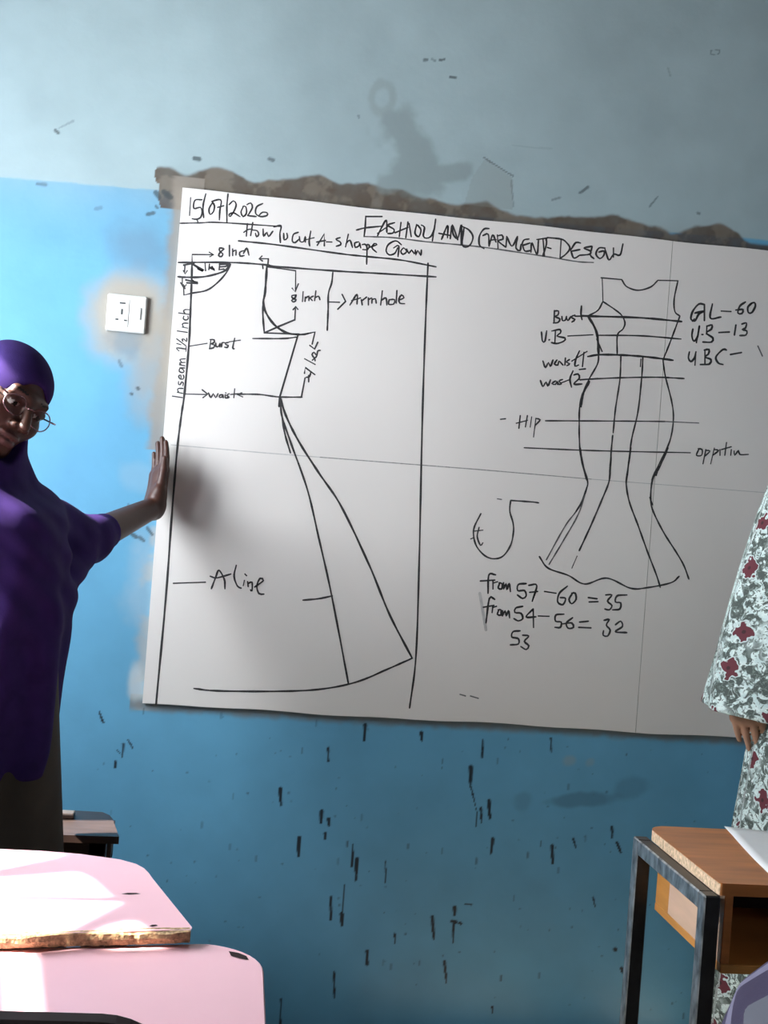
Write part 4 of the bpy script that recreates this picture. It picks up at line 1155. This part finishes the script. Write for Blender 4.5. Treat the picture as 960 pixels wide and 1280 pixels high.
def cape2(p):
    q = ((p-H2C)@H2R)/.95
    d = d_ell(q, (-.014, 0, .032), (.106, .085, .099)); d = smin(d, d_ell(q, (.012, 0, -.050), (.066, .070, .086)), .03)*.95
    d = smin(d, d_cap(p, H2C+V3(0, .015, -.085), N2, .075, .095), .05)
    z = p[:, 2]; t = np.clip((1.455-z)/.56, 0, 1.1); th = theta_of(p, P2[0], P2[1])
    prof = np.interp(t, [0, .06, .125, .25, .45, .71, 1.0, 1.1], [.12, .19, .222, .242, .270, .303, .332, .336])
    fold = 1+.030*t*np.sin(8*th+.6+1.2*np.sin(6*z))+.012*t*np.sin(17*th+3*z)
    rx = prof*fold; ry = np.minimum(prof, .11+.14*t)*fold
    dr = (np.hypot((p[:, 0]-P2[0])/rx, (p[:, 1]-P2[1])/ry)-1)*np.minimum(rx, ry)*.75
    dr = smax(dr, z-1.455, .04)
    d = smin(d, dr, .05)
    hem = .892-.018*(p[:, 0]-1.21)/.1*.3
    d = smax(d, hem-z, .006)
    inn = (np.hypot((p[:, 0]-P2[0])/(rx-.012), (p[:, 1]-P2[1])/(ry-.012))-1)*np.minimum(rx, ry)*.75
    d = smax(d, -smax(inn, z-hem-.10, .01), .003)
    fo = d_ell(q, (.14, 0, -.022), (.135, .0585, .0925))*.95
    return smax(d, -fo, .004)
def uv2(cx, cy, r=.28):
    return lambda V: np.stack([np.arctan2(V[:, 1]-cy, V[:, 0]-cx)*r, V[:, 2]], 1)
sdf_obj('cape', cape2, (1.15, -.78, .84), (1.95, -.14, 1.74), .0055, M['floral'], person2, uv=uv2(P2[0], P2[1]), smooth_it=1)
def dress2(p):
    z = p[:, 2]; t = np.clip((1.30-z)/1.28, 0, 1); th = theta_of(p, P2[0], P2[1])
    prof = np.interp(z, [0, .22, .65, .80, .95, 1.1, 1.3], [.272, .258, .236, .222, .19, .165, .17])
    f = 1+.04*sstep(.9, .3, z)*np.sin(10*th+1+2*np.sin(3*z))+.012*np.sin(7*th)
    rx = prof*f; ry = prof*.78*f
    d = (np.hypot((p[:, 0]-P2[0])/rx, (p[:, 1]-P2[1])/ry)-1)*np.minimum(rx, ry)*.85
    return smax(smax(d, z-1.28, .03), .025-z, .005)
sdf_obj('dress', dress2, (1.2, -.76, 0), (1.87, -.16, 1.33), .007, M['floral'], person2, uv=uv2(P2[0], P2[1], .24), smooth_it=1)

# ------------------------------------------------------------------ desk on the right
dk = empty('school_desk', (1.2, -1.075, 0), 'wooden-topped school desk with black steel legs and an open compartment, at lower right', 'desk')
DX0, DX1, DY0, DY1 = .927, 1.50, -1.232, -.912
poly = rounded(DX0, DX1, DY0, DY1, (.006, .03, .03, .035), 6)
tp = MB().prism(poly, .7325, .7490, 1, 1).prism([(x*.9995+.0005*1.2, y) for x, y in poly], .7490, .7505)
tpo = tp.build('desk_top', [M['oak'], M['oakedge']], dk)
for pl in tpo.data.polygons:
    if pl.normal.y < -.7: pl.material_index = 0
T_ = .025
for (lx, ly, nm) in ((.905, -1.233, 'leg'), (.905, -.937, 'leg'), (1.475, -1.233, 'leg'), (1.475, -.937, 'leg')):
    m = MB().box(lx, lx+T_, ly, ly+T_, 0.002, .7315, b=.0022); l = m.build(nm, [M['blackm'], M['steel']], dk)
    for pl in l.data.polygons:
        if pl.normal.x < -.5: pl.material_index = 1  # left face paler, painted as if lit from the side
for lx in (.9052, 1.4752):
    r = MB().box(lx, lx+T_-.0004, -1.208, -.937, .7055, .7313, b=.0022).build('side_rail', [M['blackm'], M['steel']], dk)
    for pl in r.data.polygons:
        if pl.normal.x < -.5: pl.material_index = 1  # same painted side light on the rail
MB().box(.940, 1.468, -1.226, -.945, .617, .630, b=.001).build('compartment_floor', M['oakdark'], dk)
MB().box(.940, .953, -1.224, -1.005, .6303, .7322, b=.001).build('compartment_side', [M['oakside'], M['oak']], dk)  # front part of the left panel, painted paler as if lit
for pl in bpy.data.objects['compartment_side'].data.polygons:
    if pl.normal.y < -.5: pl.material_index = 1
MB().box(.9405, .9525, -1.0048, -.945, .6303, .7322, b=.001).build('compartment_side_unlit', M['oakdark'], dk)  # rear part of the same panel, left orange where the painted light stops
MB().box(1.455, 1.468, -1.224, -.945, .6303, .7322, b=.001).build('compartment_side', M['oakdark'], dk)
MB().box(.9532, 1.4548, -.958, -.945, .6303, .7322).build('compartment_back', M['brown'], dk)
for ly in (-1.225, -.93):
    pass
for lx in (.908, 1.478):
    MB().box(lx, lx+.019, -1.208, -.937, .12, .14, b=.0015).build('foot_rail', M['blackm'], dk)
# sheet of paper, far corner curling up
a, b_ = Vector((1.0671, -0.9098, 0.7530)), Vector((1.0272, -1.1723, 0.7530))
ed = (b_-a).normalized(); sd = Vector((-ed.y, ed.x, 0));
if sd.x < 0: sd = -sd
v = []; n = 12
for i in range(n+1):
    for j in range(n+1):
        p = a + ed*(.297*i/n) + sd*(.21*j/n); c = max(0, 1-(i/n)*2.0-(j/n)*2.2)
        v.append((p.x, p.y, .7512 + .012*c*c*.25 + .0006*math.sin(i*.6+j*.4)+.0006))
f = [(i*(n+1)+j, i*(n+1)+j+1, (i+1)*(n+1)+j+1, (i+1)*(n+1)+j) for i in range(n) for j in range(n)]
pp = MB().add(v, f).build('paper_sheet', M['paper'], None, True)
md = pp.modifiers.new('thickness', 'SOLIDIFY'); md.thickness = .0003
tag(pp, 'plain white sheet of paper lying on the wooden desk at right', 'paper')

# ------------------------------------------------------------------ pink desks at left
def ragged(p0, p1, n, amp, seed):
    r = random.Random(seed); return [(p0[0]+(p1[0]-p0[0])*k/n, p0[1]+(p1[1]-p0[1])*k/n + r.uniform(-amp, amp*.3)) for k in range(n+1)]
d1 = empty('school_desk', (-.12, -1.38, 0), 'pink-topped school desk with worn chipped front edge, in front of the woman in purple', 'desk')
out = [(-.34, -1.598), (-0.0309, -1.5395), (0.1760, -1.5031), (0.1775, -1.4950), (0.1496, -1.4104), (0.1184, -1.3154), (0.1127, -1.2955), (0.1049, -1.2755), (0.0927, -1.2573), (0.0698, -1.2404), (0.0140, -1.2223), (-0.0407, -1.2153), (-0.0940, -1.2158), (-.42, -1.20)]
MB().prism(out, .7492, .7508, 0, 0).build('desk_top', M['pink'], d1)
# chipboard core: ragged and bulging along the front
fr = []
rr_ = random.Random(5); e0, e1 = Vector(out[0]), Vector(out[2]); en = Vector((e1-e0)).normalized(); en = Vector((en.y, -en.x))
core = MB(); v = []; f = []; nn = 90
for k in range(nn+1):
    p = e0.lerp(e1, k/nn); o1 = .004+.0045*math.sin(k*.35)*math.sin(k*.11+1)+rr_.uniform(-.0012, .0012); o2 = .002+rr_.uniform(-.001, .0015)
    dip = max(0, .0018*math.sin(k*.23+2)+.0006*math.sin(k*.9))
    q1 = p+en*max(o1, .0008); q2 = p+en*o2; q0 = p-en*(.004+dip*2.2+rr_.uniform(0, .0015))
    v += [(q0.x, q0.y, .7512), (q1.x, q1.y, .7500-dip), (q1.x+en.x*.001, q1.y+en.y*.001, .744), (q2.x, q2.y, .7365), (p.x-en.x*.02, p.y-en.y*.02, .7362), (p.x-en.x*.02, p.y-en.y*.02, .7491)]
for k in range(nn): f += [(6*k+i, 6*k+(i+1) % 6, 6*k+6+(i+1) % 6, 6*k+6+i) for i in range(6)]
f += [tuple(range(6)), tuple(6*nn+i for i in range(6))]
core.add(v, f).build('chipped_front_edge', M['core'], d1)
ins = Vector((-.13, -1.38))
MB().prism([tuple(ins+(Vector(p)-ins)*.965) for p in out], .7362, .7491, 0, 0).build('chipboard_core', M['core'], d1)
for (x, y), l in (((0.0977, -1.3837), .012), ((0.1333, -1.4950), .005)):
    MB().add([(x-l, y-.002, .7511), (x-l*.2, y-.004, .7511), (x+l, y+.001, .7511), (x+l*.5, y+.004, .7511), (x-l*.4, y+.003, .7511)], [(0, 1, 2, 3, 4)]).build('scuff_mark', M['chip'], d1)
for lx, ly in ((.05, -1.29), (.09, -1.46), (-.36, -1.28), (-.34, -1.53)):
    MB().box(lx-.0125, lx+.0125, ly-.0125, ly+.0125, .002, .736, b=.002).build('leg', M['blackm'], d1)
MB().box(-.35, .06, -1.30, -1.28, .68, .705).build('frame_rail', M['blackm'], d1)

d2 = empty('school_desk', (0, -1.68, 0), 'nearest pink-topped school desk with rounded corners, at the lower left', 'desk')
out2 = [(x, y + (.006+.172*(x-.225) if y > -1.62 else 0)*min(1, max(0, (.215-x)/.03))) for x, y in rounded(-.36, .2605, -1.83, -1.4985, (.075, .075, .075, .02), 10)]
k_ = max(i for i, p in enumerate(out2) if p[0] > .14 and p[1] > -1.53)
out2[k_+1:k_+1] = [(x, -1.4985+.006+.172*(x-.225)) for x in (.185, .15)]
MB().prism(out2, .718, .7305, 1, 1).prism(out2, .7305, .7335, 0, 0, bev=.0015).build('desk_top', [M['pink'], M['core']], d2)
ch = MB(); pts = [(0.2214, -1.5210, 0.7350), (0.2324, -1.5250, 0.7350), (0.2415, -1.5340, 0.7350), (0.2441, -1.5459, 0.7350), (0.2342, -1.5420, 0.7350), (0.2243, -1.5356, 0.7350)]
ch.add([(p[0], p[1], .7342) for p in pts], [tuple(range(6))]).build('chip_mark', M['chip'], d2)
for lx, ly in ((.20, -1.56), (.20, -1.79), (-.30, -1.66), (-.30, -1.79)):
    MB().box(lx-.0125, lx+.0125, ly-.0125, ly+.0125, .002, .718, b=.002).build('leg', M['blackm'], d2)

# dark chair at the very bottom left
dc = empty('school_chair', (-.02, -2.1, 0), 'dark brown chair back with rounded corner, cut off at the bottom left corner', 'chair')
Mr = Matrix.Translation((0, -1.98, 0)) @ Matrix.Rotation(math.radians(90), 4, 'X')
MB().prism(rounded(-.24, 0.1924, .62, .8525, (.05, .05, .07, .07), 10), 0, .018, 0, M=Mr, bev=.003).build('backrest', M['chairm'], dc)
MB().prism(rounded(-.23, .18, -2.34, -1.985, (.05, .05, .03, .03), 6), .43, .448, 0, bev=.003).build('seat', M['chairm'], dc)
for lx, ly, h in ((-.19, -1.968, .78), (.15, -1.968, .78), (-.19, -2.30, .43), (.15, -2.30, .43)):
    MB().tube([(lx, ly, .002), (lx, ly, h)], .011, 10).build('leg', M['blackm'], dc, True)

# ------------------------------------------------------------------ low dark table behind the woman
lt = empty('low_table', (-.16, -.35, 0), 'low dark brown wooden table against the wall, partly behind the woman in purple', 'table')
lp = [(-.38, -.455), (0.0032, -0.4407), (-0.0234, -0.3082), (-0.0335, -0.2767), (-0.0514, -0.2529), (-.38, -.24)]
MB().prism(lp, .545, .56, 0, 1).build('table_top', [M['browntop'], M['brown']], lt)
MB().box(-.37, -.022, -.435, -.42, .47, .5448).build('apron', M['brown'], lt)
MB().box(-.37, -.022, -.275, -.26, .47, .5448).build('apron', M['brown'], lt)
for lx, ly in ((-.04, -.418), (-.04, -.278), (-.36, -.418), (-.36, -.278)):
    MB().box(lx-.017, lx+.017, ly-.017, ly+.017, .002, .5448, b=.002).build('leg', M['brown'], lt)
er = empty('board_eraser', (-.105, -.315, .56), 'small brown board eraser with pale top on the low dark table', 'eraser')
MB().box(-.16, -.103, -.325, -.297, .5605, .568, b=.001).build('eraser_block', M['brown'], er)
MB().box(-.16, -.104, -.324, -.298, .568, .5725, b=.001).build('felt_pad', M['felt'], er)

# ------------------------------------------------------------------ seated student in striped grey shawl, lower right
P3 = V3(1.02, -1.72, 0)
st = empty('person', (P3[0], P3[1], 0), 'seated person wrapped in grey shawl with dark violet stripes, at the bottom right corner', 'person')
H3C = V3(1.05, -1.66, 1.06); H3R = head_frame(180, 10, 0)
def body3(p):
    d = head_sdf(p, H3C, H3R, .9)
    d = smin(d, d_cap(p, H3C+V3(0, -.02, -.06), (1.03, -1.70, .90), .05, .055), .03)
    d = smin(d, d_cap(p, (.89, -1.71, .84), (1.17, -1.71, .84), .055, .055), .05)
    d = smin(d, d_cap(p, (1.02, -1.73, .80), (1.02, -1.76, .50), .11, .13), .06)
    for sx in (-1, 1):
        hp = V3(1.02+sx*.09, -1.74, .49); kn = hp+V3(0, .27, .0); an = kn+V3(0, .02, -.42)
        d = smin(d, d_cap(p, hp, kn, .085, .058), .04); d = smin(d, d_cap(p, kn, an, .055, .036), .02); d = smin(d, d_cap(p, an+V3(0, 0, -.03), an+V3(0, .14, -.04), .03, .022), .02)
        sh = V3(1.03+sx*.14, -1.71, .84); el = sh+V3(sx*.03, .06, -.22); wr = el+V3(-sx*.09, .17, -.03)
        d = smin(d, d_cap(p, sh, el, .046, .038), .03); d = smin(d, d_cap(p, el, wr, .036, .024), .015)
        d = smin(d, hand_sdf(p, wr, (-sx*.3, 1, -.1), (-sx, -.3, 0), curl=.3 if sx < 0 else -.3, s=.9), .012)
    return d
def pick3(cen):
    out = np.zeros(len(cen), int); out[cen[:, 2] < .06] = 1; return out
sdf_obj('body', body3, (.72, -1.95, -.005), (1.34, -1.22, 1.24), .0055, [M['skin2'], M['shoe']], st, pick3)
def shawl3(p):
    q = ((p-H3C)@H3R)/.9
    d = d_ell(q, (-.014, 0, .032), (.106, .085, .099)); d = smin(d, d_ell(q, (.012, 0, -.050), (.066, .070, .086)), .03)*.9
    z = p[:, 2]; th = theta_of(p, P3[0], P3[1])
    prof = np.interp(z, [.45, .60, 0.7494, 0.8060, .855, .92, 1.0], [.34, .31, 0.2946-.034, 0.2516-.048, .12, .07, .05])
    fold = 1+.02*np.sin(9*th+4*z)
    rx = prof*fold; ry = np.minimum(prof*.8, .22)*fold
    dr = (np.hypot((p[:, 0]-P3[0])/rx, (p[:, 1]-P3[1])/ry)-1)*np.minimum(rx, ry)*.7
    dr = smax(dr, z-.97, .03); d = smin(d, dr, .015)
    d = smax(d, .47-z, .006)
    return smax(d, -d_ell(q, (.14, 0, -.022), (.135, .0585, .0925))*.9, .004)
def uv3(V): return np.stack([(V[:, 0]-0.7684)*.79-(V[:, 2]-0.8060)*.61-.009, V[:, 2]], 1)
sdf_obj('shawl', shawl3, (.58, -2.0, .42), (1.46, -1.4, 1.24), .007, M['striped'], st, uv=uv3, smooth_it=1)
def skirt3(p):
    d = d_cap(p, (1.02, -1.78, .50), (1.02, -1.47, .49), .17, .15); d = smin(d, d_cap(p, (1.02, -1.45, .46), (1.02, -1.45, .08), .15, .17), .05)
    return smax(d, .06-p[:, 2], .005)
sdf_obj('skirt', skirt3, (.78, -1.99, 0), (1.26, -1.14, .72), .009, M['skirt'], st, smooth_it=1)
bn = empty('wooden_stool', (1.02, -1.80, 0), 'low brown wooden stool under the seated person in the grey shawl', 'stool')
MB().box(.86, 1.18, -1.93, -1.63, .305, .33, b=.003).build('seat', M['brown'], bn)
for lx in (.88, 1.16):
    for ly in (-1.91, -1.65): MB().box(lx-.015, lx+.015, ly-.015, ly+.015, .002, .3048).build('leg', M['brown'], bn)
